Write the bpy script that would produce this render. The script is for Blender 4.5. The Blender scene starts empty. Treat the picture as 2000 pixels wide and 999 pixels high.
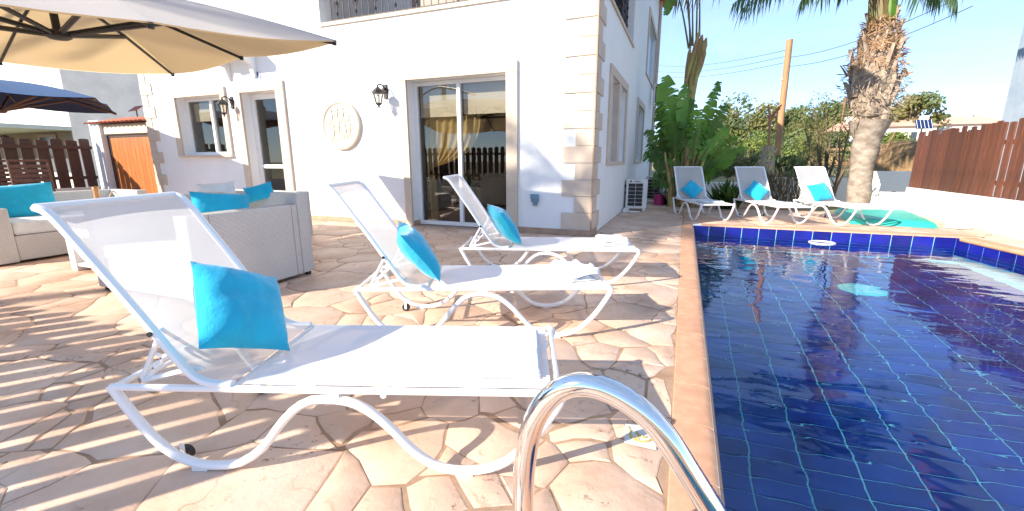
import bpy, math, random
from mathutils import Vector, Matrix, noise
R = math.radians
rnd = random.Random(7)
sc = bpy.context.scene
col = sc.collection
# ---------------------------------------------------------------- camera
EYE = Vector((0.0, 0.0, 1.08)); FPX = 843.3
YAW, PIT, ROL = .3758, -.2166, .0029
cam = bpy.data.cameras.new('camera'); cam_o = bpy.data.objects.new('camera', cam); col.objects.link(cam_o)
cam.sensor_width = 36; cam.lens = FPX / 2000 * 36; cam.clip_start = .05; cam.clip_end = 2000
CM = (Matrix.Rotation(YAW, 3, 'Z') @ Matrix.Rotation(PIT, 3, 'X') @ Matrix.Rotation(ROL, 3, 'Y')
      @ Matrix(((1, 0, 0), (0, 0, -1), (0, 1, 0))))
cam_o.matrix_world = Matrix.Translation(EYE) @ CM.to_4x4()
sc.camera = cam_o
# ---------------------------------------------------------------- sky, sun, exposure
SAZ, SEL = R(53), R(28)                       # where the light travels to, and how high the sun stands
SDIR = Vector((math.cos(SAZ) * math.cos(SEL), math.sin(SAZ) * math.cos(SEL), -math.sin(SEL)))
w = bpy.data.worlds.new('World'); sc.world = w; w.use_nodes = True
nt = w.node_tree; bg = nt.nodes['Background']
sky = nt.nodes.new('ShaderNodeTexSky'); sky.sky_type = 'NISHITA'; sky.sun_disc = False
sky.sun_elevation = SEL; sky.sun_rotation = math.atan2(-SDIR.x, -SDIR.y) % (2 * math.pi)
sky.air_density = .85; sky.dust_density = .05; sky.ozone_density = 3.2
tint = nt.nodes.new('ShaderNodeMixRGB'); tint.blend_type = 'MULTIPLY'; tint.inputs[0].default_value = 1; tint.inputs[2].default_value = (.88, .91, 1.02, 1)
tc = nt.nodes.new('ShaderNodeTexCoord'); mpw = nt.nodes.new('ShaderNodeMapping'); mpw.inputs['Scale'].default_value = (1.2, 1.2, 5); mpw.inputs['Rotation'].default_value = (0, R(14), 0)
cn = nt.nodes.new('ShaderNodeTexNoise'); cn.inputs['Scale'].default_value = 2.2; cn.inputs['Detail'].default_value = 7; cn.inputs['Roughness'].default_value = .6; cn.inputs['Distortion'].default_value = .6
cr_ = nt.nodes.new('ShaderNodeValToRGB'); cr_.color_ramp.elements[0].position = .45; cr_.color_ramp.elements[1].position = .85; cr_.color_ramp.elements[1].color = (.32, .32, .32, 1)
cm_ = nt.nodes.new('ShaderNodeMixRGB'); cm_.inputs[2].default_value = (3.4, 3.7, 4.0, 1)       # thin cirrus
nt.links.new(tc.outputs['Generated'], mpw.inputs[0]); nt.links.new(mpw.outputs[0], cn.inputs[0]); nt.links.new(cn.outputs[0], cr_.inputs[0]); nt.links.new(cr_.outputs[0], cm_.inputs[0])
nt.links.new(sky.outputs[0], tint.inputs[1]); even = nt.nodes.new('ShaderNodeMixRGB'); even.inputs[0].default_value = .5; even.inputs[2].default_value = (1.55, 2.15, 2.95, 1)   # hazy Mediterranean sky: a flatter blue
nt.links.new(tint.outputs[0], even.inputs[1]); nt.links.new(even.outputs[0], cm_.inputs[1]); nt.links.new(cm_.outputs[0], bg.inputs[0]); bg.inputs[1].default_value = .15
sun = bpy.data.lights.new('sun', 'SUN'); sun.energy = 4.2; sun.angle = R(.53); sun.color = (1, .90, .76)
sun_o = bpy.data.objects.new('sun', sun); col.objects.link(sun_o)
sun_o.rotation_euler = (-SDIR).to_track_quat('Z', 'Y').to_euler()
sc.view_settings.view_transform = 'Standard'; sc.view_settings.look = 'None'
sc.view_settings.exposure = 1.30; sc.view_settings.gamma = 1
sc.render.engine = 'CYCLES'
sc.cycles.use_denoising = True
sc.cycles.max_bounces = 10; sc.cycles.transparent_max_bounces = 24; sc.cycles.sample_clamp_indirect = 6
# ---------------------------------------------------------------- helpers
def ray(px, py): return CM @ Vector(((px - 1000) / FPX, -(py - 499.5) / FPX, -1))
def at(px, py, Y): d = ray(px, py); return EYE + d * (Y / d.y)
def atz(px, py, z=0.): d = ray(px, py); return EYE + d * ((z - EYE.z) / d.z)

def tag(o, label=None, cat=None, group=None, kind=None):
    for k, v in (('label', label), ('category', cat), ('group', group), ('kind', kind)):
        if v: o[k] = v
    return o
def empty(name, loc=(0, 0, 0), rz=0, **k):
    o = bpy.data.objects.new(name, None); col.objects.link(o); o.location = loc; o.rotation_euler = (0, 0, rz)
    o.empty_display_size = .1
    return tag(o, **k)
def inst(name, mesh, parent=None, loc=(0, 0, 0), rot=(0, 0, 0), scale=(1, 1, 1)):
    o = bpy.data.objects.new(name, mesh); col.objects.link(o)
    if parent: o.parent = parent
    o.location = loc; o.rotation_euler = rot; o.scale = scale
    return o
def copy_tree(o, parent=None):
    c = o.copy(); col.objects.link(c); c.parent = parent
    for ch in o.children: copy_tree(ch, c)
    return c

class MB:
    def __init__(s): s.v = []; s.f = []; s.sm = []
    def add(s, vs, fs, smooth=False):
        b = len(s.v); s.v += [tuple(v) for v in vs]
        s.f += [tuple(b + i for i in f) for f in fs]; s.sm += [smooth] * len(fs); return s
    def box(s, x0, x1, y0, y1, z0, z1):
        return s.add([(x0, y0, z0), (x1, y0, z0), (x1, y1, z0), (x0, y1, z0), (x0, y0, z1), (x1, y0, z1), (x1, y1, z1), (x0, y1, z1)],
                     [(0, 3, 2, 1), (4, 5, 6, 7), (0, 1, 5, 4), (1, 2, 6, 5), (2, 3, 7, 6), (3, 0, 4, 7)])
    def obox(s, c, ex, ey, ez):                     # centre and three half-axis vectors
        c, ex, ey, ez = map(Vector, (c, ex, ey, ez))
        vs = [c + a * ex + b * ey + d * ez for d in (-1, 1) for a, b in ((-1, -1), (1, -1), (1, 1), (-1, 1))]
        return s.add(vs, [(0, 3, 2, 1), (4, 5, 6, 7), (0, 1, 5, 4), (1, 2, 6, 5), (2, 3, 7, 6), (3, 0, 4, 7)])
    def tube(s, pts, r, n=8, closed=False, cap=True, flat=1.0, up=None):
        pts = [Vector(p) for p in pts]; m = len(pts)
        rs = r if isinstance(r, (list, tuple)) else [r] * m
        T = []
        for i in range(m):
            a = pts[(i - 1) % m] if (closed or i > 0) else pts[0]
            b = pts[(i + 1) % m] if (closed or i < m - 1) else pts[-1]
            T.append((b - a).normalized())
        u = Vector(up) if up else (Vector((0, 0, 1)) if abs(T[0].z) < .9 else Vector((1, 0, 0)))
        N = (u - T[0] * u.dot(T[0])).normalized(); vs = []
        for i in range(m):
            N = (N - T[i] * N.dot(T[i]))
            N = N.normalized() if N.length > 1e-6 else T[i].orthogonal().normalized()
            B = T[i].cross(N)
            for k in range(n):
                a = 2 * math.pi * k / n
                vs.append(pts[i] + N * (math.cos(a) * rs[i]) + B * (math.sin(a) * rs[i] * flat))
        fs = []
        for i in range(m if closed else m - 1):
            j = (i + 1) % m
            for k in range(n):
                l = (k + 1) % n; fs.append((i * n + k, i * n + l, j * n + l, j * n + k))
        s.add(vs, fs, True)
        if cap and not closed:
            b = len(s.v) - len(vs)
            s.f.append(tuple(b + k for k in reversed(range(n)))); s.sm.append(False)
            s.f.append(tuple(b + (m - 1) * n + k for k in range(n))); s.sm.append(False)
        return s
    def lathe(s, prof, c=(0, 0, 0), n=16, ax=(0, 0, 1)):   # prof: (radius, height)
        ax = Vector(ax).normalized(); u = ax.orthogonal().normalized(); v = ax.cross(u); c = Vector(c); vs = []
        for r, h in prof:
            for k in range(n):
                a = 2 * math.pi * k / n; vs.append(c + ax * h + (u * math.cos(a) + v * math.sin(a)) * max(r, 1e-4))
        fs = [(i * n + k, i * n + (k + 1) % n, (i + 1) * n + (k + 1) % n, (i + 1) * n + k) for i in range(len(prof) - 1) for k in range(n)]
        return s.add(vs, fs, True)
    def prism(s, poly, z0, z1, M=None):             # poly in xy, extruded along z, then M
        n = len(poly); vs = [Vector((x, y, z0)) for x, y in poly] + [Vector((x, y, z1)) for x, y in poly]
        if M is not None: vs = [M @ v for v in vs]
        return s.add(vs, [tuple(reversed(range(n))), tuple(range(n, 2 * n))] + [(i, (i + 1) % n, n + (i + 1) % n, n + i) for i in range(n)])
    def grid(s, fn, nu, nv, smooth=True):
        vs = [fn(i / nu, j / nv) for j in range(nv + 1) for i in range(nu + 1)]
        return s.add(vs, [(j * (nu + 1) + i, j * (nu + 1) + i + 1, (j + 1) * (nu + 1) + i + 1, (j + 1) * (nu + 1) + i) for j in range(nv) for i in range(nu)], smooth)
    def mesh(s, name, mats, sharp=40, matidx=None):
        me = bpy.data.meshes.new(name); me.from_pydata(s.v, [], s.f)
        me.polygons.foreach_set('use_smooth', s.sm)
        for m in (mats if isinstance(mats, (list, tuple)) else [mats]): me.materials.append(m)
        if matidx: me.polygons.foreach_set('material_index', matidx)
        me.update()
        if any(s.sm): me.set_sharp_from_angle(angle=R(sharp))
        return me
    def build(s, name, mats, parent=None, bevel=0, loc=(0, 0, 0), rot=(0, 0, 0), **k):
        o = inst(name, s.mesh(name, mats), parent, loc, rot)
        if bevel:
            b = o.modifiers.new('bevel', 'BEVEL'); b.width = bevel; b.segments = 2; b.limit_method = 'ANGLE'; b.angle_limit = R(40)
        return tag(o, **k)

def smooth_path(pts, sub=4, closed=False):
    pts = [Vector(p) for p in pts]; out = []; n = len(pts)
    for i in range(n if closed else n - 1):
        p0 = pts[(i - 1) % n] if (closed or i) else pts[0] * 2 - pts[1]
        p1, p2 = pts[i], pts[(i + 1) % n]
        p3 = pts[(i + 2) % n] if (closed or i + 2 < n) else pts[-1] * 2 - pts[-2]
        for k in range(sub):
            t = k / sub
            out.append(.5 * ((2 * p1) + (p2 - p0) * t + (2 * p0 - 5 * p1 + 4 * p2 - p3) * t * t + (3 * p1 - p0 - 3 * p2 + p3) * t ** 3))
    if not closed: out.append(pts[-1])
    return out

# ---------------------------------------------------------------- materials
class NB:
    def __init__(s, name):
        s.m = bpy.data.materials.new(name); s.m.use_nodes = True; s.t = s.m.node_tree
        s.p = s.t.nodes['Principled BSDF']; s.out = s.t.nodes['Material Output']
    def n(s, typ, **k):
        o = s.t.nodes.new('ShaderNode' + typ)
        for a, b in k.items():
            if a.startswith('i_'):
                key = a[2:]; o.inputs[int(key) if key.isdigit() else key].default_value = b
            else: setattr(o, a, b)
        return o
    def l(s, a, b): s.t.links.new(a, b)
    def ramp(s, fac, stops):
        r = s.n('ValToRGB'); e = r.color_ramp.elements
        while len(e) < len(stops): e.new(.5)
        for i, (p, c) in enumerate(stops): e[i].position = p; e[i].color = (*c, 1) if len(c) == 3 else c
        s.l(fac, r.inputs[0]); return r.outputs[0]
    def mix(s, fac, a, b, mode='MIX'):
        m = s.n('MixRGB', blend_type=mode)
        for i, v in ((0, fac), (1, a), (2, b)):
            if hasattr(v, 'is_output') or hasattr(v, 'links'): s.l(v, m.inputs[i])
            else: m.inputs[i].default_value = v if i == 0 else (*v, 1)
        return m.outputs[0]
    def bump(s, h, strength=.3, dist=.01):
        b = s.n('Bump'); b.inputs['Strength'].default_value = strength; b.inputs['Distance'].default_value = dist
        s.l(h, b.inputs['Height']); s.l(b.outputs[0], s.p.inputs['Normal']); return b
def nm(name, c1, c2=None, scale=8, rough=.7, bump=0, bscale=60, metal=0, rand=0, stretch=None, spec=.5, world=False, dist=.004):
    b = NB(name); p = b.p; p.inputs['Roughness'].default_value = rough; p.inputs['Metallic'].default_value = metal
    p.inputs['Specular IOR Level'].default_value = spec
    if world: g = b.n('NewGeometry').outputs['Position']
    else: g = b.n('TexCoord').outputs['Object']
    if stretch:
        mp = b.n('Mapping'); mp.inputs['Scale'].default_value = stretch; b.l(g, mp.inputs[0]); g = mp.outputs[0]
    c2 = c2 or tuple(x * .85 for x in c1)
    tx = b.n('TexNoise', i_Scale=scale, i_Detail=6, i_Roughness=.6); b.l(g, tx.inputs['Vector'])
    c = b.ramp(tx.outputs[0], [(.35, c2), (.65, c1)])
    if rand:
        oi = b.n('ObjectInfo'); hs = b.n('HueSaturation'); mr = b.n('MapRange'); mr.inputs[3].default_value = 1 - rand; mr.inputs[4].default_value = 1 + rand
        b.l(oi.outputs['Random'], mr.inputs[0]); b.l(mr.outputs[0], hs.inputs['Value']); b.l(c, hs.inputs['Color']); c = hs.outputs[0]
    b.l(c, p.inputs['Base Color'])
    if bump:
        t2 = b.n('TexNoise', i_Scale=bscale, i_Detail=5); b.l(g, t2.inputs['Vector']); b.bump(t2.outputs[0], bump, dist)
    return b.m
def leafmat(name, c1, c2, scale=3, trans=.35, rough=.45, rand=.15):
    b = NB(name); g = b.n('TexCoord').outputs['Object']
    tx = b.n('TexNoise', i_Scale=scale, i_Detail=3); b.l(g, tx.inputs['Vector'])
    c = b.ramp(tx.outputs[0], [(.3, c2), (.7, c1)])
    oi = b.n('ObjectInfo'); hs = b.n('HueSaturation'); mr = b.n('MapRange'); mr.inputs[3].default_value = 1 - rand; mr.inputs[4].default_value = 1 + rand
    b.l(oi.outputs['Random'], mr.inputs[0]); b.l(mr.outputs[0], hs.inputs['Value']); b.l(c, hs.inputs['Color']); c = hs.outputs[0]
    b.l(c, b.p.inputs['Base Color']); b.p.inputs['Roughness'].default_value = rough
    tr = b.n('BsdfTranslucent'); mc = b.mix(.5, c, (.35, .5, .08)); b.l(mc, tr.inputs[0])
    ms = b.n('MixShader'); ms.inputs[0].default_value = trans
    b.l(b.p.outputs[0], ms.inputs[1]); b.l(tr.outputs[0], ms.inputs[2]); b.l(ms.outputs[0], b.out.inputs[0])
    return b.m
M = {}
M['wall'] = nm('white_render', (.80, .80, .79), (.76, .765, .76), 3, .85, .25, 220, dist=.002)
M['trim'] = nm('cream_stone_trim', (.60, .50, .405), (.53, .43, .34), 4, .8, .25, 120, rand=.03)
M['base'] = nm('brown_plinth_tile', (.42, .29, .20), (.34, .22, .15), 10, .6)
M['frame'] = nm('white_pvc', (.8, .8, .8), (.77, .77, .77), 3, .35)
M['whitemetal'] = nm('white_powder_coat', (.82, .82, .82), (.78, .78, .79), 6, .35, .05, 300)
M['darkmetal'] = nm('dark_metal', (.035, .033, .035), (.02, .02, .022), 20, .45, .1, 80, .3)
M['iron'] = nm('black_iron', (.025, .022, .022), (.05, .04, .035), 30, .5, .3, 60, .4)
M['chrome'] = nm('polished_steel', (.82, .82, .82), (.78, .78, .79), 5, .07, 0, 1, 1)
M['soil'] = nm('garden_soil', (.20, .13, .08), (.11, .07, .04), 3, .95, .8, 20, world=True)
M['plank'] = nm('red_brown_fence_wood', (.16, .055, .028), (.085, .03, .017), 5, .55, .4, 30, rand=.28, stretch=(8, 8, .8))
M['plankdark'] = nm('dark_brown_fence_wood', (.075, .032, .024), (.045, .02, .016), 5, .55, .3, 30, rand=.2, stretch=(8, 8, .8))
M['gatewood'] = nm('orange_stained_wood', (.50, .165, .032), (.36, .10, .02), 4, .5, .3, 20, rand=.1, stretch=(9, 9, .7))
M['rooftile'] = nm('terracotta_roof', (.50, .17, .09), (.36, .11, .06), 8, .8, .4, 30, rand=.12)
M['polewood'] = nm('pole_wood', (.50, .27, .13), (.34, .17, .08), 5, .8, .3, 20, stretch=(6, 6, .4))
M['black'] = nm('black_rubber', (.02, .02, .02), None, 8, .6)
M['bark'] = nm('grey_bark', (.22, .16, .11), (.10, .075, .05), 6, .9, .6, 14, stretch=(1, 1, .4))
M['towel'] = nm('white_towel', (.70, .71, .73), (.60, .63, .68), 30, .95, .7, 260, dist=.004)
M['_c'] = nm('gold_sheer', (.75, .60, .33), (.60, .42, .16), 3, .7, stretch=(10, 10, .6))
M['blind'] = nm('cream_blind', (.66, .60, .48), (.60, .54, .43), 5, .9)
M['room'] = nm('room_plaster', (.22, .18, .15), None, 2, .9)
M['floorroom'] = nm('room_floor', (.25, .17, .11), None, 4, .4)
M['navy'] = nm('navy_canvas', (.012, .02, .055), (.008, .012, .035), 6, .7)
M['wicker_brown'] = nm('brown_wicker', (.20, .09, .06), (.08, .035, .025), 40, .5, .5, 80)
M['gold'] = nm('gold_foil', (.75, .38, .14), (.6, .28, .1), 20, .35, .2, 60, .6)
M['bottle'] = nm('green_bottle', (.01, .09, .02), None, 5, .08)
M['flower'] = nm('pale_petals', (.75, .72, .35), (.55, .62, .2), 20, .7)
M['bluebox'] = nm('blue_grey_plastic', (.15, .26, .34), (.13, .23, .31), 5, .5)
M['teal'] = nm('turquoise_vinyl', (.03, .46, .36), (.025, .40, .32), 5, .45, .3, 12, dist=.01)
M['magenta'] = nm('magenta_plastic', (.45, .02, .14), None, 5, .5)
M['coping'] = nm('terracotta_coping', (.60, .34, .21), (.50, .26, .15), 12, .7, .35, 180, rand=.05, world=True)
M['grout'] = nm('pale_grout', (.62, .66, .68), (.5, .55, .58), 20, .8)
M['poolgrout'] = nm('cyan_pool_grout', (.30, .72, .78), (.2, .6, .7), 20, .8)
M['ochre'] = nm('ochre_paint', (.50, .36, .10), None, 30, .6)
M['emblem'] = nm('white_floor_tile', (.60, .61, .60), (.5, .52, .52), 12, .4)
M['ac'] = nm('cream_enamel', (.74, .72, .68), None, 4, .4)
M['hedge'] = nm('dry_hedge', (.34, .22, .11), (.20, .12, .06), 6, .95)
M['farwhite'] = nm('far_white_wall', (.78, .76, .72), None, 2, .9)
M['farglass'] = nm('far_window', (.05, .07, .09), None, 5, .2)
M['solar'] = nm('solar_glass', (.012, .025, .09), None, 5, .15)
M['shadedwhite'] = nm('white_render_painted_shade', (.27, .34, .43), (.36, .43, .50), 2.2, .9, .3, 60)  # white wall whose dappled shade is put into this blue-grey colour
M['dirt'] = nm('red_earth', (.45, .20, .10), (.32, .22, .10), .5, .95, world=True)
M['boot'] = nm('pale_palm_boot', (.46, .37, .29), (.30, .22, .16), 5, .85, .4, 20, rand=.15, stretch=(5, 5, 1))
M['fibergrey'] = nm('grey_palm_fibre', (.34, .27, .21), (.15, .11, .08), 12, .95, rand=.25)
M['fiber'] = nm('palm_fibre', (.34, .20, .10), (.16, .09, .05), 12, .95, rand=.25)
M['plaquewhite'] = nm('plaque_glaze', (.75, .78, .82), None, 5, .2)
M['plaqueblue'] = nm('plaque_blue', (.05, .10, .30), None, 5, .3)
M['relief'] = nm('cream_plaster', (.60, .53, .43), (.54, .47, .38), 8, .85, .3, 60)
M['awning'] = nm('pale_awning', (.5, .55, .52), None, 4, .8)
M['shadecloth'] = nm('green_net', (.02, .22, .14), None, 6, .9)
def cushion_mat(name, c):
    b = NB(name); g = b.n('TexCoord').outputs['Object']
    t = b.n('TexNoise', i_Scale=9, i_Detail=4); b.l(g, t.inputs[0])
    b.l(b.ramp(t.outputs[0], [(.35, tuple(x * .82 for x in c)), (.7, c)]), b.p.inputs['Base Color'])
    b.p.inputs['Roughness'].default_value = .85; b.p.inputs['Sheen Weight'].default_value = .5; b.p.inputs['Sheen Roughness'].default_value = .4
    t2 = b.n('TexNoise', i_Scale=14, i_Detail=7); b.l(g, t2.inputs[0]); t3 = b.n('TexWave', i_Scale=110, i_Distortion=1.0); b.l(g, t3.inputs[0]); ad = b.n('Math', operation='MULTIPLY_ADD'); b.l(t3.outputs[1], ad.inputs[0]); ad.inputs[1].default_value = .03; b.l(t2.outputs[0], ad.inputs[2])
    b.bump(ad.outputs[0], .55, .02); return b.m
M['turq'] = cushion_mat('turquoise_velvet', (.006, .44, .66))
M['cushwhite'] = cushion_mat('white_velvet', (.78, .80, .80))
def fabric(name, c, tr, transluc=.3):
    b = NB(name); b.p.inputs['Base Color'].default_value = (*c, 1); b.p.inputs['Roughness'].default_value = .8
    g = b.n('TexCoord').outputs['Object']
    wv = b.n('TexWave', i_Scale=70, i_Distortion=.4); b.l(g, wv.inputs[0])
    t2 = b.n('TexNoise', i_Scale=5, i_Detail=3); b.l(g, t2.inputs[0])
    b.bump(wv.outputs[0], .15, .001)
    tl = b.n('BsdfTranslucent'); tl.inputs[0].default_value = (*c, 1)
    m1 = b.n('MixShader'); m1.inputs[0].default_value = transluc; b.l(b.p.outputs[0], m1.inputs[1]); b.l(tl.outputs[0], m1.inputs[2])
    tp = b.n('BsdfTransparent'); m2 = b.n('MixShader')
    mr = b.n('MapRange'); mr.inputs[3].default_value = tr - .06; mr.inputs[4].default_value = tr + .06
    b.l(t2.outputs[0], mr.inputs[0]); b.l(mr.outputs[0], m2.inputs[0])
    b.l(m1.outputs[0], m2.inputs[1]); b.l(tp.outputs[0], m2.inputs[2]); b.l(m2.outputs[0], b.out.inputs[0]); return b.m
M['mesh'] = fabric('white_sling_mesh', (.82, .82, .84), .20, .5)
M['meshseat'] = fabric('white_sling_seat', (.82, .82, .84), .10, .2)
M['canvas'] = fabric('beige_canvas', (.80, .62, .36), .0, .62)
M['canvastop'] = fabric('pale_canvas_top', (.80, .79, .78), .0, .5)
M['navycloth'] = fabric('navy_cloth', (.02, .035, .10), .0, .1)
M['navytop'] = fabric('lighter_blue_cloth', (.05, .10, .21), .0, .05)  # upper face of the canopy, a lighter blue than the cloth beneath
def wicker_mat():
    b = NB('white_wicker'); g = b.n('TexCoord').outputs['Object']
    br = b.n('TexBrick', i_Scale=1); br.inputs['Brick Width'].default_value = .035; br.inputs['Row Height'].default_value = .010
    br.inputs['Mortar Size'].default_value = .0022; br.inputs['Color1'].default_value = (.62, .60, .57, 1); br.inputs['Color2'].default_value = (.70, .68, .66, 1); br.inputs['Mortar'].default_value = (.30, .285, .27, 1)
    sp = b.n('SeparateXYZ'); b.l(g, sp.inputs[0]); ad = b.n('Math', operation='ADD'); b.l(sp.outputs[0], ad.inputs[0]); b.l(sp.outputs[1], ad.inputs[1])
    cb = b.n('CombineXYZ'); b.l(ad.outputs[0], cb.inputs[0]); b.l(sp.outputs[2], cb.inputs[1]); b.l(cb.outputs[0], br.inputs['Vector'])
    t = b.n('TexNoise', i_Scale=4, i_Detail=4); b.l(g, t.inputs[0])
    b.l(b.mix(.25, br.outputs[0], b.ramp(t.outputs[0], [(.3, (.55, .54, .53)), (.7, (.74, .73, .71))])), b.p.inputs['Base Color'])
    b.p.inputs['Roughness'].default_value = .6; b.bump(br.outputs['Fac'], -.9, .004); return b.m
M['wicker'] = wicker_mat()
def glass_mat(name, tint, dark=1.0, ior=1.5, boost=0.0, rough=0.0):
    b = NB(name); lw = b.n('LayerWeight', i_Blend=.5); pw = b.n('Math', operation='POWER'); b.l(lw.outputs['Facing'], pw.inputs[0]); pw.inputs[1].default_value = 4
    fr = b.n('Math', operation='MULTIPLY_ADD'); b.l(pw.outputs[0], fr.inputs[0]); fr.inputs[1].default_value = .65; fr.inputs[2].default_value = .05; tp = b.n('BsdfTransparent'); tp.inputs[0].default_value = (*tint, 1)
    gl = b.n('BsdfGlossy'); gl.inputs['Roughness'].default_value = rough
    ad = b.n('Math', operation='ADD', use_clamp=True); b.l(fr.outputs[0], ad.inputs[0]); ad.inputs[1].default_value = boost
    ms = b.n('MixShader'); b.l(ad.outputs[0], ms.inputs[0]); b.l(tp.outputs[0], ms.inputs[1]); b.l(gl.outputs[0], ms.inputs[2]); b.l(ms.outputs[0], b.out.inputs[0]); return b.m
M['glass'] = glass_mat('window_glass', (.80, .80, .78), boost=.02)
M['glassfrost'] = nm('pale_blue_reflecting_glass', (.30, .42, .55), (.26, .38, .50), 2, .25)
M['lampglass'] = glass_mat('lamp_glass', (.9, .9, .85), boost=.05)
def stone_mat():
    b = NB('stamped_stone'); g = b.n('NewGeometry').outputs['Position']
    t = b.n('TexNoise', i_Scale=1.7, i_Detail=9, i_Roughness=.62); b.l(g, t.inputs[0])
    c = b.ramp(t.outputs[0], [(.28, (.43, .26, .175)), (.42, (.58, .385, .275)), (.60, (.675, .49, .375)), (.8, (.74, .585, .48))])
    oi = b.n('ObjectInfo'); hs = b.n('HueSaturation'); mr = b.n('MapRange'); mr.inputs[3].default_value = .90; mr.inputs[4].default_value = 1.08
    b.l(oi.outputs['Random'], mr.inputs[0]); b.l(mr.outputs[0], hs.inputs['Value']); b.l(c, hs.inputs['Color'])
    # scattered brown speckle where the stamp left pits
    t2 = b.n('TexNoise', i_Scale=26, i_Detail=8, i_Roughness=.7); b.l(g, t2.inputs[0])
    t3 = b.n('TexNoise', i_Scale=3.2, i_Detail=2); b.l(g, t3.inputs[0])
    k1 = b.ramp(t2.outputs[0], [(.36, (1, 1, 1)), (.44, (0, 0, 0))]); k2 = b.ramp(t3.outputs[0], [(.50, (0, 0, 0)), (.62, (1, 1, 1))])
    mu = b.mix(1.0, k1, k2, 'MULTIPLY')
    c3 = b.mix(mu, hs.outputs[0], (.20, .12, .07)); 
    nv = b.n('TexNoise', i_Scale=2.2, i_Detail=4); b.l(g, nv.inputs[0]); va = b.n('VectorMath', operation='MULTIPLY_ADD'); b.l(nv.outputs['Color'], va.inputs[0]); va.inputs[1].default_value = (.5, .5, .5); b.l(g, va.inputs[2])
    vo = b.n('TexVoronoi', feature='DISTANCE_TO_EDGE', i_Scale=2.6); b.l(va.outputs[0], vo.inputs['Vector'])
    k3 = b.ramp(vo.outputs['Distance'], [(.004, (1, 1, 1)), (.016, (0, 0, 0))]); t5 = b.n('TexNoise', i_Scale=1.1, i_Detail=3); b.l(g, t5.inputs[0]); k4 = b.ramp(t5.outputs[0], [(.48, (0, 0, 0)), (.60, (.75, .75, .75))])
    c3 = b.mix(b.mix(1.0, k3, k4, 'MULTIPLY'), c3, (.30, .18, .11)); b.l(c3, b.p.inputs['Base Color'])
    b.p.inputs['Roughness'].default_value = .62; b.p.inputs['Specular IOR Level'].default_value = .4
    t4 = b.n('TexNoise', i_Scale=9, i_Detail=10, i_Roughness=.65); b.l(g, t4.inputs[0]); b.bump(t4.outputs[0], .55, .012); return b.m
M['stone'] = stone_mat()
M['joint'] = nm('stone_joint', (.42, .275, .185), (.29, .18, .11), 9, .9, .5, 60, world=True)
def tile_mat(name, c1, c2, rough):
    b = NB(name); g = b.n('NewGeometry').outputs['Position']; t = b.n('TexNoise', i_Scale=3, i_Detail=3); b.l(g, t.inputs[0])
    c = b.ramp(t.outputs[0], [(.3, c2), (.7, c1)]); oi = b.n('ObjectInfo'); hs = b.n('HueSaturation'); mr = b.n('MapRange'); mr.inputs[3].default_value = .75; mr.inputs[4].default_value = 1.3
    b.l(oi.outputs['Random'], mr.inputs[0]); b.l(mr.outputs[0], hs.inputs['Value']); b.l(c, hs.inputs['Color']); b.l(hs.outputs[0], b.p.inputs['Base Color'])
    b.p.inputs['Roughness'].default_value = rough; return b.m
M['pooltile'] = tile_mat('cobalt_pool_tile', (.001, .045, .32), (.001, .014, .15), .12)
M['bandtile'] = tile_mat('cobalt_band_tile', (.012, .016, .24), (.006, .008, .15), .12)
def water_mat():
    b = NB('pool_water'); b.p.inputs['Transmission Weight'].default_value = 1; b.p.inputs['IOR'].default_value = 1.33
    b.p.inputs['Roughness'].default_value = 0; b.p.inputs['Base Color'].default_value = (.50, .84, 1, 1); b.p.inputs['Specular Tint'].default_value = (.55, .78, 1, 1)
    g = b.n('NewGeometry').outputs['Position']
    mp = b.n('Mapping'); mp.inputs['Rotation'].default_value = (0, 0, R(20)); mp.inputs['Scale'].default_value = (1, 1.9, 1); b.l(g, mp.inputs[0])
    t = b.n('TexNoise', i_Scale=2.6, i_Detail=2.2, i_Roughness=.4, i_Distortion=.3); b.l(mp.outputs[0], t.inputs[0])
    b.bump(t.outputs[0], .22, .035); return b.m
M['water'] = water_mat()
def roofpaint(): return nm('far_roof', (.58, .25, .15), (.5, .2, .12), 2, .9)
M['farroof'] = nm('far_roof', (.66, .40, .30), (.56, .32, .24), 2, .9)
M['L1'] = leafmat('banana_leaf', (.15, .31, .04), (.05, .15, .022), 2, rand=.38)
M['L2'] = leafmat('dark_spear_leaf', (.03, .075, .018), (.015, .045, .012), 4)
M['L3'] = leafmat('palm_leaflet', (.06, .13, .05), (.035, .085, .03), 4)
M['T1'] = leafmat('olive_tree_leaf', (.30, .25, .085), (.15, .15, .05), .5, .3, .6)
M['T2'] = leafmat('green_tree_leaf', (.16, .19, .07), (.08, .115, .045), .5, .3, .6)
M['T3'] = leafmat('lime_shrub_leaf', (.26, .32, .07), (.12, .17, .04), .4, .3, .6)
M['T4'] = leafmat('dry_brush', (.20, .13, .09), (.10, .065, .045), 2, .2, .8)
M['T5'] = leafmat('straw_grass', (.50, .38, .22), (.30, .24, .12), 1, .3, .8)
M['stalk'] = nm('leaf_stalk', (.16, .17, .05), (.16, .09, .04), 3, .6, .2, 20)
M['sheath'] = nm('leaf_sheath', (.33, .33, .09), (.28, .13, .06), 4, .6, .4, 14, stretch=(3, 3, .6))

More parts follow.
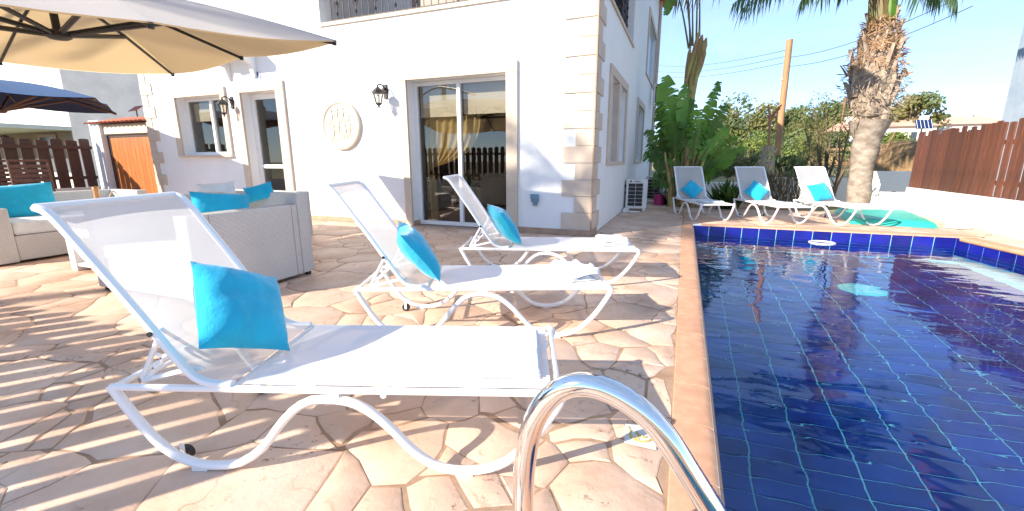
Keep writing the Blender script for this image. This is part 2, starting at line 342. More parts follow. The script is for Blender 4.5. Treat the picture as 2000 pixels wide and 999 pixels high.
# ================================================================ GROUND
def ground_z(x, y):
    g = max(0, y - 17) * .055
    return -.06 - .12 * min(1, max(0, (y - 13.3)) / 3) + g * (1 if y < 90 else 1) - max(0, y - 120) * .055 + (.5 * noise.noise(Vector((x * .05, y * .05, 0))) if y > 20 else 0)
PX0, PY0, PY1 = .20, -1.3, 7.97                    # the pool's inner edge
def pool_right(y): return 3.68 + (7.97 - y) * .152
POOL = [(PX0, PY0), (pool_right(PY0), PY0), (pool_right(PY1), PY1), (PX0, PY1)]
mb = MB(); xs = [-400, -150, -60, -30, -20] + [-14 + i * 2 for i in range(24)] + [40, 60, 90, 150, 400]; ys = [-300, -60, -12, -4] + [i * 2 - 2 for i in range(40)] + [90, 120, 200, 500]
keep = []
for j in range(len(ys) - 1):
    for i in range(len(xs) - 1):
        x0, x1, y0, y1 = xs[i], xs[i + 1], ys[j], ys[j + 1]
        if x1 > 0 and x0 < 6 and y1 > -1.4 and y0 < 8.2: continue      # the pool's pit
        mb.add([(x, y, ground_z(x, y)) for x, y in ((x0, y0), (x1, y0), (x1, y1), (x0, y1))], [(0, 1, 2, 3)], True)
def ground_mat():
    b = NB('dry_field'); g = b.n('NewGeometry').outputs['Position']; t = b.n('TexNoise', i_Scale=.12, i_Detail=8, i_Roughness=.7); b.l(g, t.inputs[0])
    b.l(b.ramp(t.outputs[0], [(.35, (.12, .13, .05)), (.5, (.30, .26, .13)), (.6, (.46, .24, .13)), (.75, (.38, .32, .18))]), b.p.inputs['Base Color']); b.p.inputs['Roughness'].default_value = 1
    t2 = b.n('TexNoise', i_Scale=3, i_Detail=8); b.l(g, t2.inputs[0]); b.bump(t2.outputs[0], .8, .2); return b.m
mb.build('ground', ground_mat(), kind='structure')

# terrace slab, with the joints' colour, and one object per stone on it
slab = MB()
for r in ((-14.5, .03, -2.2, 6.178), (-1.212, .03, 6.178, 13.6), (.03, 4.4, 8.12, 11.0), (4.75, 6.4, -2.2, 8.12), (.03, 4.75, -2.2, -1.48)):
    slab.box(r[0], r[1], r[2], r[3], -.055, -.0045)
slab = slab.build('terrace', M['joint'], kind='structure')
slab_r = MB(); slab_r.prism([(pool_right(8.12) + .17, 8.12), (pool_right(-1.48) + .17, -1.48), (4.751, -1.48), (4.751, 8.12)][::-1] if False else [(3.84, 8.12), (4.751, 8.12), (4.751, 2.6)], -.055, -.0045)

def clip(poly, a, b, c):          # keep a*x+b*y <= c
    out = []; n = len(poly)
    for i in range(n):
        p, q = poly[i], poly[(i + 1) % n]; dp = a * p[0] + b * p[1] - c; dq = a * q[0] + b * q[1] - c
        if dp <= 0: out.append(p)
        if dp * dq < 0:
            t = dp / (dp - dq); out.append((p[0] + (q[0] - p[0]) * t, p[1] + (q[1] - p[1]) * t))
    return out
def area(p): return .5 * sum(p[i][0] * p[(i + 1) % len(p)][1] - p[(i + 1) % len(p)][0] * p[i][1] for i in range(len(p)))
def dens(x, y): return .265 + .20 * (noise.noise(Vector((x * .9, y * .9, 3.3))) + .4)
seeds = []; tries = 0; gridh = {}
while tries < 26000:
    tries += 1; x = rnd.uniform(-10.4, 5.2); y = rnd.uniform(-1.9, 13.8)
    if x < -1.6 and y > 6.5: continue
    r = dens(x, y) * rnd.choice((.36, .6, .9, 1.1, 1.35)); gx, gy = int(x // .6), int(y // .6)
    if any((x - s[0]) ** 2 + (y - s[1]) ** 2 < (.5 * (r + s[2])) ** 2 * 1.1 for i in (-1, 0, 1) for j in (-1, 0, 1) for s in gridh.get((gx + i, gy + j), ())): continue
    s = (x, y, r); seeds.append(s); gridh.setdefault((gx, gy), []).append(s)
RECTS = [(-10.35, .03, -1.9, 6.178), (-1.212, .03, 6.178, 13.4), (.03, 4.4, 8.125, 10.95)]
def warp(x, y):
    v = Vector((x * 5, y * 5, 0)); return x + .085 * noise.noise(v * .62) + .016 * noise.noise(v * 2.6), y + .085 * noise.noise(v * .62 + Vector((9, 5, 2))) + .016 * noise.noise(v * 2.6 + Vector((1, 7, 0)))
cells = []
for s in seeds:
    gx, gy = int(s[0] // .6), int(s[1] // .6)
    poly = [(s[0] - .8, s[1] - .8), (s[0] + .8, s[1] - .8), (s[0] + .8, s[1] + .8), (s[0] - .8, s[1] + .8)]
    for i in range(-2, 3):
        for j in range(-2, 3):
            for t in gridh.get((gx + i, gy + j), ()):
                if t is s: continue
                dx, dy = t[0] - s[0], t[1] - s[1]; L = math.hypot(dx, dy)
                w = .5 * L + .34 * (s[2] - t[2])
                poly = clip(poly, dx / L, dy / L, (s[0] * dx + s[1] * dy) / L + w - .0025 - .011 * max(0, noise.noise(Vector(((s[0] + t[0]) * 2.2, (s[1] + t[1]) * 2.2, 4))) + .25))
                if len(poly) < 3: break
    if len(poly) < 3: continue
    for rc in RECTS:
        q = clip(clip(clip(clip(poly, -1, 0, -rc[0] - .004), 1, 0, rc[1] - .004), 0, -1, -rc[2] - .004), 0, 1, rc[3] - .004)
        if len(q) < 3 or abs(area(q)) < .009: continue
        e = []
        for i in range(len(q)):
            a, b2 = q[i], q[(i + 1) % len(q)]; L = math.hypot(b2[0] - a[0], b2[1] - a[1]); k = max(1, min(5, int(L / .075)))
            for m_ in range(k): e.append((a[0] + (b2[0] - a[0]) * m_ / k, a[1] + (b2[1] - a[1]) * m_ / k))
        e = [p for i, p in enumerate(e) if math.hypot(p[0] - e[i - 1][0], p[1] - e[i - 1][1]) > .012]
        if len(e) < 3: continue
        e = [(min(rc[1] - .004, max(rc[0] + .004, X)), min(rc[3] - .004, max(rc[2] + .004, Y))) for X, Y in (warp(*p) for p in e)]
        cx = sum(p[0] for p in e) / len(e); cy = sum(p[1] for p in e) / len(e)
        cells.append((e, cx, cy, abs(area(e))))
def cell_mb(mb, e, cx, cy):
    n = len(e); k = .009; inn = []
    for x, y in e:
        d = math.hypot(x - cx, y - cy); inn.append((x - (x - cx) / d * k, y - (y - cy) / d * k))
    dz = rnd.uniform(-.0012, .0008)
    mb.add([(x - cx, y - cy, -.0095) for x, y in e] + [(x - cx, y - cy, -.0035 + dz) for x, y in e] + [(x - cx, y - cy, dz) for x, y in inn],
           [(i, (i + 1) % n, n + (i + 1) % n, n + i) for i in range(n)] + [(n + i, n + (i + 1) % n, 2 * n + (i + 1) % n, 2 * n + i) for i in range(n)] + [tuple(range(2 * n, 3 * n))], True)
def seen_size(c):
    v = CM.transposed() @ (Vector((c[1], c[2], 0)) - EYE)
    if -v.z < .3: return 0
    px, py = 1000 + FPX * v.x / -v.z, 499.5 - FPX * v.y / -v.z
    if not (-120 < px < 2120 and 280 < py < 1150): return 0
    return c[3] / v.z ** 3 * -1
cells.sort(key=seen_size, reverse=True)
rest = MB()
for i, (e, cx, cy, a) in enumerate(cells):
    if i < 290 and seen_size((e, cx, cy, a)) > 0:
        m = MB(); cell_mb(m, e, cx, cy); o = inst('paving_stone', m.mesh('paving_stone', M['stone'], 30), slab, (cx, cy, 0))
    else:
        m = MB(); cell_mb(m, e, cx, cy); b = len(rest.v); rest.v += [(x + cx, y + cy, z) for x, y, z in m.v]; rest.f += [tuple(b + q for q in f) for f in m.f]; rest.sm += m.sm
rest.build('paving_stones', M['stone'], slab, kind='stuff')
# deck to the right of the pool: one poured slab
md = MB(); md.prism([(4.06, 8.12), (3.86, 8.12), (5.35, -1.9), (6.4, -1.9), (6.4, 8.12)][::1], -.06, -.002)
md = MB(); md.prism([(pool_right(8.12) + .175, 8.12), (pool_right(-1.9) + .175, -1.9), (7.2, -1.9), (7.2, 8.12)], -.06, -.003); md.build('pool_deck', M['stone'], kind='structure')

# ================================================================ POOL
FL = -1.26; WL = -.165
basin = MB()
n = len(POOL)
basin.add([(x, y, FL - .01) for x, y in POOL], [tuple(range(n))])
for i in range(n):
    (x0, y0), (x1, y1) = POOL[i], POOL[(i + 1) % n]
    basin.add([(x0, y0, FL - .01), (x1, y1, FL - .01), (x1, y1, -.03), (x0, y0, -.03)], [(3, 2, 1, 0)])
basin = basin.build('pool_basin', M['poolgrout'], kind='structure')
# floor tiles
P_ = .29; Q_ = .145; G_ = .009
tile = MB(); h = (P_ - G_) / 2; k_ = (Q_ - G_) / 2; tile.add([(-h, -k_, -.01), (h, -k_, -.01), (h, k_, -.01), (-h, k_, -.01), (-h + .003, -k_ + .003, 0), (h - .003, -k_ + .003, 0), (h - .003, k_ - .003, 0), (-h + .003, k_ - .003, 0)],
    [(4, 5, 6, 7), (0, 1, 5, 4), (1, 2, 6, 5), (2, 3, 7, 6), (3, 0, 4, 7)])
tile = tile.mesh('floor_tile', M['pooltile']); tiles = []
j = 0; y = PY1 - Q_ / 2
while y > PY0:
    x = PX0 + P_ / 2 + .02
    while x + P_ / 2 < pool_right(y):
        tiles.append((x, y)); x += P_
    y -= Q_
def vis_tile(p):
    v = CM.transposed() @ (Vector((p[0], p[1], FL * .75)) - EYE)
    if -v.z < .3: return 1e9
    px, py = 1000 + FPX * v.x / -v.z, 499.5 - FPX * v.y / -v.z
    return -v.z if (1300 < px < 2100 and py < 1080) else 1e6 - v.z
tiles.sort(key=vis_tile); more = MB()
for i, (x, y) in enumerate(tiles):
    if i < 290: inst('floor_tile', tile, basin, (x, y, FL))
    else: more.box(x - h, x + h, y - k_, y + k_, FL - .01, FL)
if more.f: more.build('floor_tiles', M['pooltile'], basin, kind='stuff')
# wall tiles: the row at the water line seen above and through the water, then rows below
bt = {}
def wall_tiles(p0, p1, pitch, zs, name, mat):
    p0, p1 = Vector((*p0, 0)), Vector((*p1, 0)); L = (p1 - p0).length; d = (p1 - p0) / L; nrm = Vector((d.y, -d.x, 0)); k = round(L / pitch); pitch = L / k
    for zi, (z0, z1) in enumerate(zs):
        key = (round(pitch, 3), round(z1 - z0, 3), name)
        if key not in bt:
            m = MB(); hx = (pitch - .008) / 2; hz = (z1 - z0 - .008) / 2
            m.add([(-hx, 0, -hz), (hx, 0, -hz), (hx, 0, hz), (-hx, 0, hz), (-hx + .003, -.006, -hz + .003), (hx - .003, -.006, -hz + .003), (hx - .003, -.006, hz - .003), (-hx + .003, -.006, hz - .003)],
                  [(4, 5, 6, 7), (0, 1, 5, 4), (1, 2, 6, 5), (2, 3, 7, 6), (3, 0, 4, 7)]); bt[key] = m.mesh(name, mat)
        for i in range(k):
            c = p0 + d * (pitch * (i + .5)); inst(name, bt[key], basin, (c.x, c.y, (z0 + z1) / 2), (0, 0, math.atan2(d.y, d.x)))
zr = [(-.245, -.012), (-.49, -.249), (-.735, -.494), (-.98, -.739), (-1.225, -.984)]
wall_tiles((PX0, PY1), (pool_right(PY1), PY1), .249, zr[:1], 'waterline_tile', M['bandtile'])
wall_tiles((PX0, PY1), (pool_right(PY1), PY1), .249, zr[1:], 'wall_tile', M['pooltile'])
wall_tiles((pool_right(PY1), PY1), (pool_right(3.4), 3.4), .249, zr[:1], 'waterline_tile', M['bandtile'])
wall_tiles((pool_right(PY1), PY1), (pool_right(3.4), 3.4), .249, zr[1:3], 'wall_tile', M['pooltile'])
wl = MB()
wl.box(PX0 - .0, PX0 + .005, PY0, PY1, FL, -.03)
wl.build('wall_lining', M['pooltile'], basin)
# water surface
wm = MB(); wm.add([(x, y, WL) for x, y in POOL], [tuple(range(n))], True); wm.build('pool_water', M['water'], kind='structure')
# coping stones
coping = empty('pool_coping', kind='structure')
def coping_run(p0, p1, joints, wd=.172):
    p0, p1 = Vector((*p0, 0)), Vector((*p1, 0)); L = (p1 - p0).length; d = (p1 - p0) / L; ang = math.atan2(d.y, d.x)
    for a, b2 in zip(joints[:-1], joints[1:]):
        ln = b2 - a - .006; m = MB()
        prof = [(0, -.05), (0, -.002), (.004, .006), (.095, .008), (.135, .006), (.16, -.002), (.175, -.018), (.178, -.034), (.165, -.05)]
        prof = [(q[0] * wd / .178, q[1]) for q in prof]; k = len(prof)
        vs = [(0, py, pz) for py, pz in prof] + [(ln, py, pz) for py, pz in prof]
        m.add(vs, [(i, i + 1, k + i + 1, k + i) for i in range(k - 1)], True); m.add(vs, [tuple(range(k))[::-1], tuple(range(k, 2 * k))])
        c = p0 + d * (a + .003); o = inst('coping_stone', m.mesh('coping_stone', M['coping'], 50), coping, (c.x, c.y, 0), (0, 0, ang))
    return
# left edge (profile grows toward +Y of the local frame, so run from far to near along -Y ... mirrored by direction)
coping_run((.028, 8.12), (.028, -1.4), [0.0] + [.14 + .345 * i for i in range(28)], .178)
coping_run((4.10, 8.142), (.21, 8.142), [.14 + .33 * i for i in range(12)], .178)
coping_run((pool_right(-1.3) + .172, -1.3), (pool_right(7.97) + .15, 7.97), [.345 * i for i in range(28)], .178)
gm = MB(); gm.box(.03, .19, -1.4, 8.13, -.06, -.003); gm.box(.19, 4.0, 7.98, 8.13, -.06, -.003)
gm.build('grout_bed', M['grout'], coping)
# float ring and the round drain cover
b = MB(); b.tube([(.165 * math.cos(a * math.pi / 16), .15 * math.sin(a * math.pi / 16), 0) for a in range(32)], .012, 8, closed=True, flat=1)
b.build('floating_ring', M['frame'], loc=(2.03, 7.78, WL + .004), label='white floating ring on the pool water by the far blue tiles', cat='float ring')
b = MB(); b.lathe([(.0, .02), (.2, .02), (.235, .008), (.24, -.004)], n=28)
M['aqua'] = nm('aqua_plastic', (.10, .75, .72), None, 5, .5)
dc = empty('drain_cover', (2.08, 6.15, FL + .004), label='round turquoise drain cover on the pool floor', cat='drain cover')
b.build('cover_plate', M['aqua'], dc)
b = MB()
for k in range(-3, 4): b.box(-.16, .16, k * .045 - .006, k * .045 + .006, .0205, .026)
b.build('slot_grille', M['frame'], dc)

# ladder handrails
def handrail(Y, label):
    t = empty('pool_handrail', (-.27, Y, 0), label=label, cat='handrail', group='chrome rails of the pool ladder')
    pts = smooth_path([(0, 0, .0), (0, 0, .30), (.004, 0, .46), (.026, 0, .57), (.08, 0, .648), (.155, 0, .665), (.245, 0, .622), (.32, 0, .525), (.40, 0, .40), (.475, 0, .24), (.535, 0, .08), (.548, 0, -.1), (.548, 0, -.95)], 6)
    MB().tube(pts, .023, 20).build('rail_tube', M['chrome'], t)
    MB().lathe([(.0225, .03), (.028, .028), (.05, .008), (.052, 0)], n=20).build('base_flange', M['chrome'], t)
    return t
handrail(.745, 'chrome pool handrail arching from the terrace over the coping')
handrail(.28, 'chrome pool handrail nearest the photographer, behind the arched one in view')

# painted tile lying by the pool edge
cc = [atz(*p) for p in ((1222, 830), (1285, 840), (1282, 881), (1219, 867))]; c0 = sum(cc, Vector()) / 4
t = empty('emblem_tile', c0, label='white square tile with an ochre drawing set in the terrace by the coping', cat='tile')
b = MB(); b.add([(p - c0) + Vector((0, 0, .0035)) for p in cc] + [(p - c0) * .97 + Vector((0, 0, .0075)) for p in cc], [(7, 6, 5, 4), (0, 4, 5, 1), (1, 5, 6, 2), (2, 6, 7, 3), (3, 7, 4, 0)]); b.build('tile_plate', M['emblem'], t)
b = MB(); b.tube([(.043 * math.cos(a), .043 * math.sin(a), .009) for a in [math.pi * (.9 + 1.15 * i / 16) for i in range(17)]], .0045, 6, flat=1)
b.tube([(-.02, .015, .009), (-.012, .0, .009), (.004, -.004, .009), (.012, -.014, .009), (.022, -.006, .009)], .004, 6)
b.tube([(-.006, -.01, .009), (-.018, -.024, .009), (-.004, -.028, .009)], .003, 6); b.tube([(-.045, .02, .009), (-.055, .038, .009)], .003, 6)
b.build('drawing', M['ochre'], t)

# ================================================================ THE HOUSE
HY = 6.178; HX = -1.212; HL = -10.93; HTOP = 6.2; HEND = 16.6
house = empty('house', ((HL + HX) / 2, HY, 0), label='white rendered two storey villa with cream stone corners and door surrounds', cat='house')
house.location = (0, 0, 0)
def wall_holes(u0, u1, v0, v1, holes, place, th):
    """place(u, v, d) -> point; d = depth into the wall"""
    us = sorted({u0, u1, *[h[0] for h in holes], *[h[1] for h in holes]}); vs = sorted({v0, v1, *[h[2] for h in holes], *[h[3] for h in holes]})
    inh = lambda i, j: any(h[0] - 1e-6 <= us[i] and us[i + 1] <= h[1] + 1e-6 and h[2] - 1e-6 <= vs[j] and vs[j + 1] <= h[3] + 1e-6 for h in holes)
    m = MB()
    for i in range(len(us) - 1):
        for j in range(len(vs) - 1):
            if inh(i, j): continue
            a, b, c, d = us[i], us[i + 1], vs[j], vs[j + 1]
            m.add([place(a, c, 0), place(b, c, 0), place(b, d, 0), place(a, d, 0)], [(0, 1, 2, 3)]); m.add([place(a, c, th), place(b, c, th), place(b, d, th), place(a, d, th)], [(3, 2, 1, 0)])
            for (ii, jj, e) in ((i - 1, j, (a, c, a, d)), (i + 1, j, (b, d, b, c)), (i, j - 1, (b, c, a, c)), (i, j + 1, (a, d, b, d))):
                if ii < 0 or jj < 0 or ii >= len(us) - 1 or jj >= len(vs) - 1 or inh(ii, jj):
                    p, q = e[:2], e[2:]; m.add([place(*p, 0), place(*q, 0), place(*q, th), place(*p, th)], [(0, 1, 2, 3)])
    return m
DO = (-4.225, -2.513, 0, 2.32); WI = (-9.85, -8.50, 1.21, 2.345); DR = (-7.95, -7.04, 0, 2.34); BF = (-5.88, -1.85, 3.33, 5.35)
front = wall_holes(HL, HX, 0, HTOP, [DO, WI, DR, BF], lambda u, v, d: (u, HY + d, v), .26)
front.build('front_wall', M['wall'], house)
SW1 = (7.40, 9.22, 1.06, 2.40); SW2 = (11.55, 13.05, 1.06, 2.42); SB = (6.80, 9.97, 3.42, 5.35); SW3 = (13.2, 15.9, 3.44, 4.9)
side = wall_holes(HY + .2605, HEND, 0, HTOP, [SW1, SW2, SB, SW3], lambda u, v, d: (HX - d, u, v), .26)
side.add([(HX, HY, 0), (HX, HY + .2605, 0), (HX, HY + .2605, HTOP), (HX, HY, HTOP)], [(0, 1, 2, 3)]); side.build('side_wall', M['wall'], house)
b = MB(); b.box(HL, HL + .26, HY + .262, HEND, 0, HTOP - .002); b.build('left_wall', M['wall'], house)
b = MB(); b.box(HL + .262, HX - .262, HEND - .26, HEND, 0, HTOP - .002); b.build('rear_wall', M['wall'], house)
# roof with eaves
b = MB(); e = .50; z0 = HTOP; b.add([(HL - e, HY - e, z0), (HX + e, HY - e, z0), (HX + e, HEND + e, z0), (HL - e, HEND + e, z0),
    (HL - e, HY - e, z0 + .14), (HX + e, HY - e, z0 + .14), (HX + e, HEND + e, z0 + .14), (HL - e, HEND + e, z0 + .14), (HL + 4.4, HY + 4.6, z0 + 2.0), (HX - 4.4, HY + 4.6, z0 + 2.0), (HL + 4.4, HEND - 4.6, z0 + 2.0), (HX - 4.4, HEND - 4.6, z0 + 2.0)],
    [(3, 2, 1, 0), (0, 1, 5, 4), (1, 2, 6, 5), (2, 3, 7, 6), (3, 0, 4, 7), (4, 5, 9, 8), (5, 6, 11, 9), (6, 7, 10, 11), (7, 4, 8, 10), (8, 9, 11, 10)])
rf = b.build('roof', M['rooftile'], house)
b = MB(); b.box(HL - .2, HX + .53, HY - .53, HY - .50, z0 + .03, z0 + .13); b.box(HX + .50, HX + .53, HY - .5, HEND + .5, z0 + .03, z0 + .13); b.build('gutter', M['frame'], rf)
# upper slab and balcony interior
b = MB(); b.box(HL + .262, HX - .262, HY + .262, HEND - .262, 3.02, 3.28); b.build('upper_floor', M['room'], house)
M['balcwall'] = nm('grey_balcony_wall', (.62, .62, .64), None, 3, .9)
M['balcdoor'] = nm('brown_balcony_door', (.26, .20, .17), None, 6, .5)
b = MB(); b.box(BF[0] - .02, HX - .262, 7.65, 7.75, 3.282, HTOP - .01); b.box(-5.98, -5.90, HY + .262, 7.648, 3.282, HTOP - .01); b.box(HX - 2.2, HX - 2.1, 7.752, 10.2, 3.282, HTOP - .01); b.build('balcony_wall', M['balcwall'], house)
b = MB(); b.box(-5.0, -4.05, 7.60, 7.645, 3.284, 5.3); b.box(-3.55, -2.9, 7.60, 7.645, 3.284, 5.3); b.build('balcony_door', M['balcdoor'], house)
b = MB(); b.box(-5.89, BF[1] + .02, HY - .03, HY + .03, BF[2] - .055, BF[2] - .002); b.build('balcony_sill', M['trim'], house)
b = MB(); b.box(HX - .03, HX + .03, SB[0], SB[1] + .02, SB[2] - .055, SB[2] - .002); b.build('balcony_sill', M['trim'], house)
def railing(p0, p1, z0, z1, parent, ornate=True):
    p0, p1 = Vector(p0), Vector(p1); L = (p1 - p0).length; d = (p1 - p0) / L
    r = empty('balcony_railing'); r.parent = parent
    for z, w_ in ((z0 + .05, .012), (z1, .02)):
        b = MB(); b.tube([p0 + Vector((0, 0, z)), p1 + Vector((0, 0, z))], w_, 6); b.build('rail_bar', M['iron'], r)
    plain = MB(); plain.tube([(0, 0, z0), (0, 0, z1)], .008, 6); plain = plain.mesh('baluster', M['iron'])
    orn = MB(); orn.tube([(0, 0, z0), (0, 0, z1)], .008, 6)
    for zc in (.14, .30, .46, .62):
        orn.lathe([(.006, -.035), (.02, -.012), (.022, 0), (.018, .014), (.006, .035)], (0, 0, z0 + zc), 8)
    for s in (-1, 1):
        orn.tube(smooth_path([(0, 0, z0 + .22), (s * .035 * d.x, s * .035 * d.y, z0 + .25), (s * .05 * d.x, s * .05 * d.y, z0 + .30), (s * .03 * d.x, s * .03 * d.y, z0 + .33), (s * .02 * d.x, s * .02 * d.y, z0 + .29)], 3), .006, 5)
    orn = orn.mesh('ornate_baluster', M['iron']); k = int(L / .125)
    for i in range(k + 1):
        p = p0 + d * (L * i / k); inst('baluster', orn if i % 3 == 1 else plain, r, (p.x, p.y, 0))
    return r
railing((BF[0] + .16, HY + .10, 0), (BF[1], HY + .10, 0), 3.332, 4.2, house)
railing((HX - .10, SB[0] + .02, 0), (HX - .10, SB[1] - .3, 0), 3.422, 4.3, house)
# corner stones on both faces, and at the left end
def quoins(x, face_dir, courses, z0, hgt, y=HY):
    for k in range(courses):
        wide = (k % 2 == 0); ln = .355 if wide else .212; z = z0 + k * hgt
        b = MB(); yield (z, ln, wide)
hq = .2353
k = 0; z = .10
while z + hq < HTOP:
    wide = (k % 2 == 0); ln = .44 if wide else .255; lb = .22 if not wide else .33
    g = .003; pr = .022 if wide else .016
    b = MB(); b.box(HX - ln, HX + .010, HY - pr, HY - .0005, z + g, z + hq - g); b.build('corner_stone', M['trim'], house, bevel=.004)
    b = MB(); b.box(HX + .0005, HX + pr, HY + .004, HY + (.50 if wide else .30), z + g, z + hq - g); b.build('corner_stone', M['trim'], house, bevel=.004)
    b = MB(); b.box(HL - .01, HL + (.36 if wide else .19), HY - pr, HY - .0005, z + g, z + hq - g); b.build('corner_stone', M['trim'], house, bevel=.004)
    z += hq; k += 1
b = MB(); b.box(HX - .008, HX + .012, HY - .0245, HY - .0165 + .02, .1, HTOP); b.build('corner_bead', M['base'], house)
# plinth
for a, c in ((HL, -8.10), (-6.84, -4.357), (-2.335, HX + .012)): MB().box(a, c, HY - .012, HY - .0005, 0.001, .085).build('plinth', M['base'], house)
MB().box(DO[0] + .001, DO[0] + .012, HY + .002, HY + .2, .001, .085).build('plinth', M['base'], house)
# surrounds: jambs and lintels butted
def surround(x0, x1, zt, o0, o1, oz, z0=0, sill=None, nm_='surround'):
    s = empty(nm_); s.parent = house; y0, y1 = HY - .045, HY - .0005
    b = MB(); b.box(x0, o0, y0, y1, z0 + .002, oz); b.build('jamb', M['trim'], s, bevel=.005)
    b = MB(); b.box(o1, x1, y0, y1, z0 + .002, oz); b.build('jamb', M['trim'], s, bevel=.005)
    b = MB(); b.box(x0, x1, y0, y1, oz + .002, zt); b.build('lintel', M['trim'], s, bevel=.005)
    if sill is not None:
        b = MB(); b.box(x0 + .1, x1 + .01, HY - .075, HY + .2, sill - .045, sill - .001); b.build('sill', M['trim'], s, bevel=.004)
surround(-4.357, -2.335, 2.478, DO[0], DO[1], DO[3], nm_='door_surround')
surround(-8.10, -6.84, 2.50, DR[0], DR[1], DR[3], nm_='door_surround')
surround(-10.0, -8.365, 2.49, WI[0], WI[1], WI[3], WI[2] - .03, WI[2], nm_='window_surround')
def frame_unit(name, x0, x1, z0, z1, y, split, hor=None, fw=.055, parent=house, glass='glass'):
    t = empty(name); t.parent = parent
    b = MB(); b.box(x0, x0 + fw, y, y + .07, z0, z1); b.box(x1 - fw, x1, y, y + .07, z0, z1); b.box(x0 + fw, x1 - fw, y, y + .07, z1 - fw, z1); b.box(x0 + fw, x1 - fw, y, y + .07, z0, z0 + fw * 1.1)
    b.build('frame', M['frame'], t, bevel=.004)
    xs_ = [x0 + fw] + ([split - .028, split + .028] if split else []) + [x1 - fw]
    if split: b = MB(); b.box(split - .03, split + .03, y - .012, y + .062, z0 + fw * 1.1, z1 - fw); b.build('mullion', M['frame'], t, bevel=.003)
    for i in range(0, len(xs_), 2):
        a, c = xs_[i], xs_[i + 1]; zz = [(z0 + fw * 1.1, z1 - fw)]
        if hor:
            zz = [(z0 + fw * 1.1, hor - .035), (hor + .035, z1 - fw)]; b = MB(); b.box(a, c, y + .004, y + .06, hor - .035, hor + .035); b.build('cross_bar', M['frame'], t)
        for q0, q1 in zz:
            b = MB(); b.box(a, c, y + .032, y + .038, q0, q1); b.build('pane', M[glass], t)
    return t
frame_unit('sliding_door', DO[0], DO[1], .01, DO[3] - .002, HY + .17, -3.40, fw=.06)
frame_unit('window', WI[0], WI[1], WI[2], WI[3] - .002, HY + .17, -9.08)
frame_unit('entrance_door', DR[0], DR[1], .01, DR[3] - .002, HY + .17, None, hor=.98, fw=.10)
# the room behind the sliding door: floor, walls, furniture to catch the light, blind and tied curtain
for d_ in (DO, DR): MB().box(d_[0], d_[1], HY + .001, HY + .261, -.05, -.001).build('threshold', M['base'], house)
MB().box(HX + .0005, HX + .012, HY - .011, HY + .42, .001, .098).build('plinth', M['base'], house)
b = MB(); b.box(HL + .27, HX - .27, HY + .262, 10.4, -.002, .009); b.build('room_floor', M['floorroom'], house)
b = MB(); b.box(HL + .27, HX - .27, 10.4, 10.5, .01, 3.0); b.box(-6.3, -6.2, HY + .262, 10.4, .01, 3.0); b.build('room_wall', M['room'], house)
b = MB()
for i, (x0, x1) in enumerate(((DO[0] + .06, -3.44), (-3.36, DO[1] - .06))):
    b.box(x0, x1, HY + .27, HY + .285, 1.78 if i == 0 else 1.80, 2.27)
b.build('roman_blind', M['blind'], house)
cu = MB()
def cfn(u, v):       # gathered to a tie at the lower left
    top = DO[0] + .08 + u * 1.02; bot = DO[0] + .10 + u * .10 + .0; z = 1.80 - v * 1.05
    k = v ** 2.2; x = top * (1 - k) + bot * k; z = 1.80 - v * (.95 - .12 * u) - .12 * math.sin(math.pi * v) * u
    return Vector((x, HY + .36 + .025 * math.sin(u * 46) * (1 - .5 * v), z))
cu.grid(cfn, 70, 16)
cu.grid(lambda u, v: Vector((DO[0] + .08 + u * .16 + .03 * math.sin(v * 2), HY + .37 + .015 * math.sin(u * 30), .85 - v * .82)), 16, 8)
M['sheer'] = fabric('gold_sheer_curtain', (.72, .52, .22), .12, .4); cu.build('curtain', M['sheer'], house)
b = MB(); b.box(-3.3, -2.7, 8.2, 8.9, .01, .42); b.box(-4.3, -3.7, 8.4, 9.2, .01, .7); b.build('room_furniture', M['room'], house)
b = MB(); b.box(-9.75, -9.2, HY + .27, HY + .28, 1.9, 2.26); b.build('roman_blind', M['blind'], house)
# side windows
def side_window(s, mull):
    t = empty('side_window'); t.parent = house; y0, y1, z0, z1 = s; w_ = .17
    for (a, c, d, e_) in ((y0 - w_, y0, z0, z1), (y1, y1 + w_, z0, z1), (y0 - w_, y1 + w_, z1 + .002, z1 + .15), (y0 - w_, y1 + w_, z0 - .06, z0 - .002)):
        b = MB(); b.box(HX + .0005, HX + .035, a, c, d, e_); b.build('surround_piece', M['trim'], t, bevel=.004)
    if mull: b = MB(); b.box(HX - .16, HX + .03, mull - .13, mull + .13, z0 + .002, z1 - .002); b.build('mullion_post', M['trim'], t)
    for a, c in (((y0, mull - .131), (mull + .131, y1)) if mull else ((y0, y1),)):
        b = MB(); b.box(HX - .13, HX - .10, a + .04, c - .04, z0 + .04, z1 - .04); b.build('pane', M['glassfrost'], t)
        b = MB()
        for q in ((a + .001, a + .04, z0, z1), (c - .04, c - .001, z0, z1), (a + .04, c - .04, z0, z0 + .04), (a + .04, c - .04, z1 - .04, z1)): b.box(HX - .14, HX - .08, *q)
        b.build('frame', M['frame'], t)
side_window(SW1, 8.32); side_window(SW2, None); side_window(SW3, None)
b = MB(); b.tube([(HX + .05, HEND - .12, .1), (HX + .05, HEND - .12, HTOP)], .05, 10); b.build('downpipe', M['trim'], house)
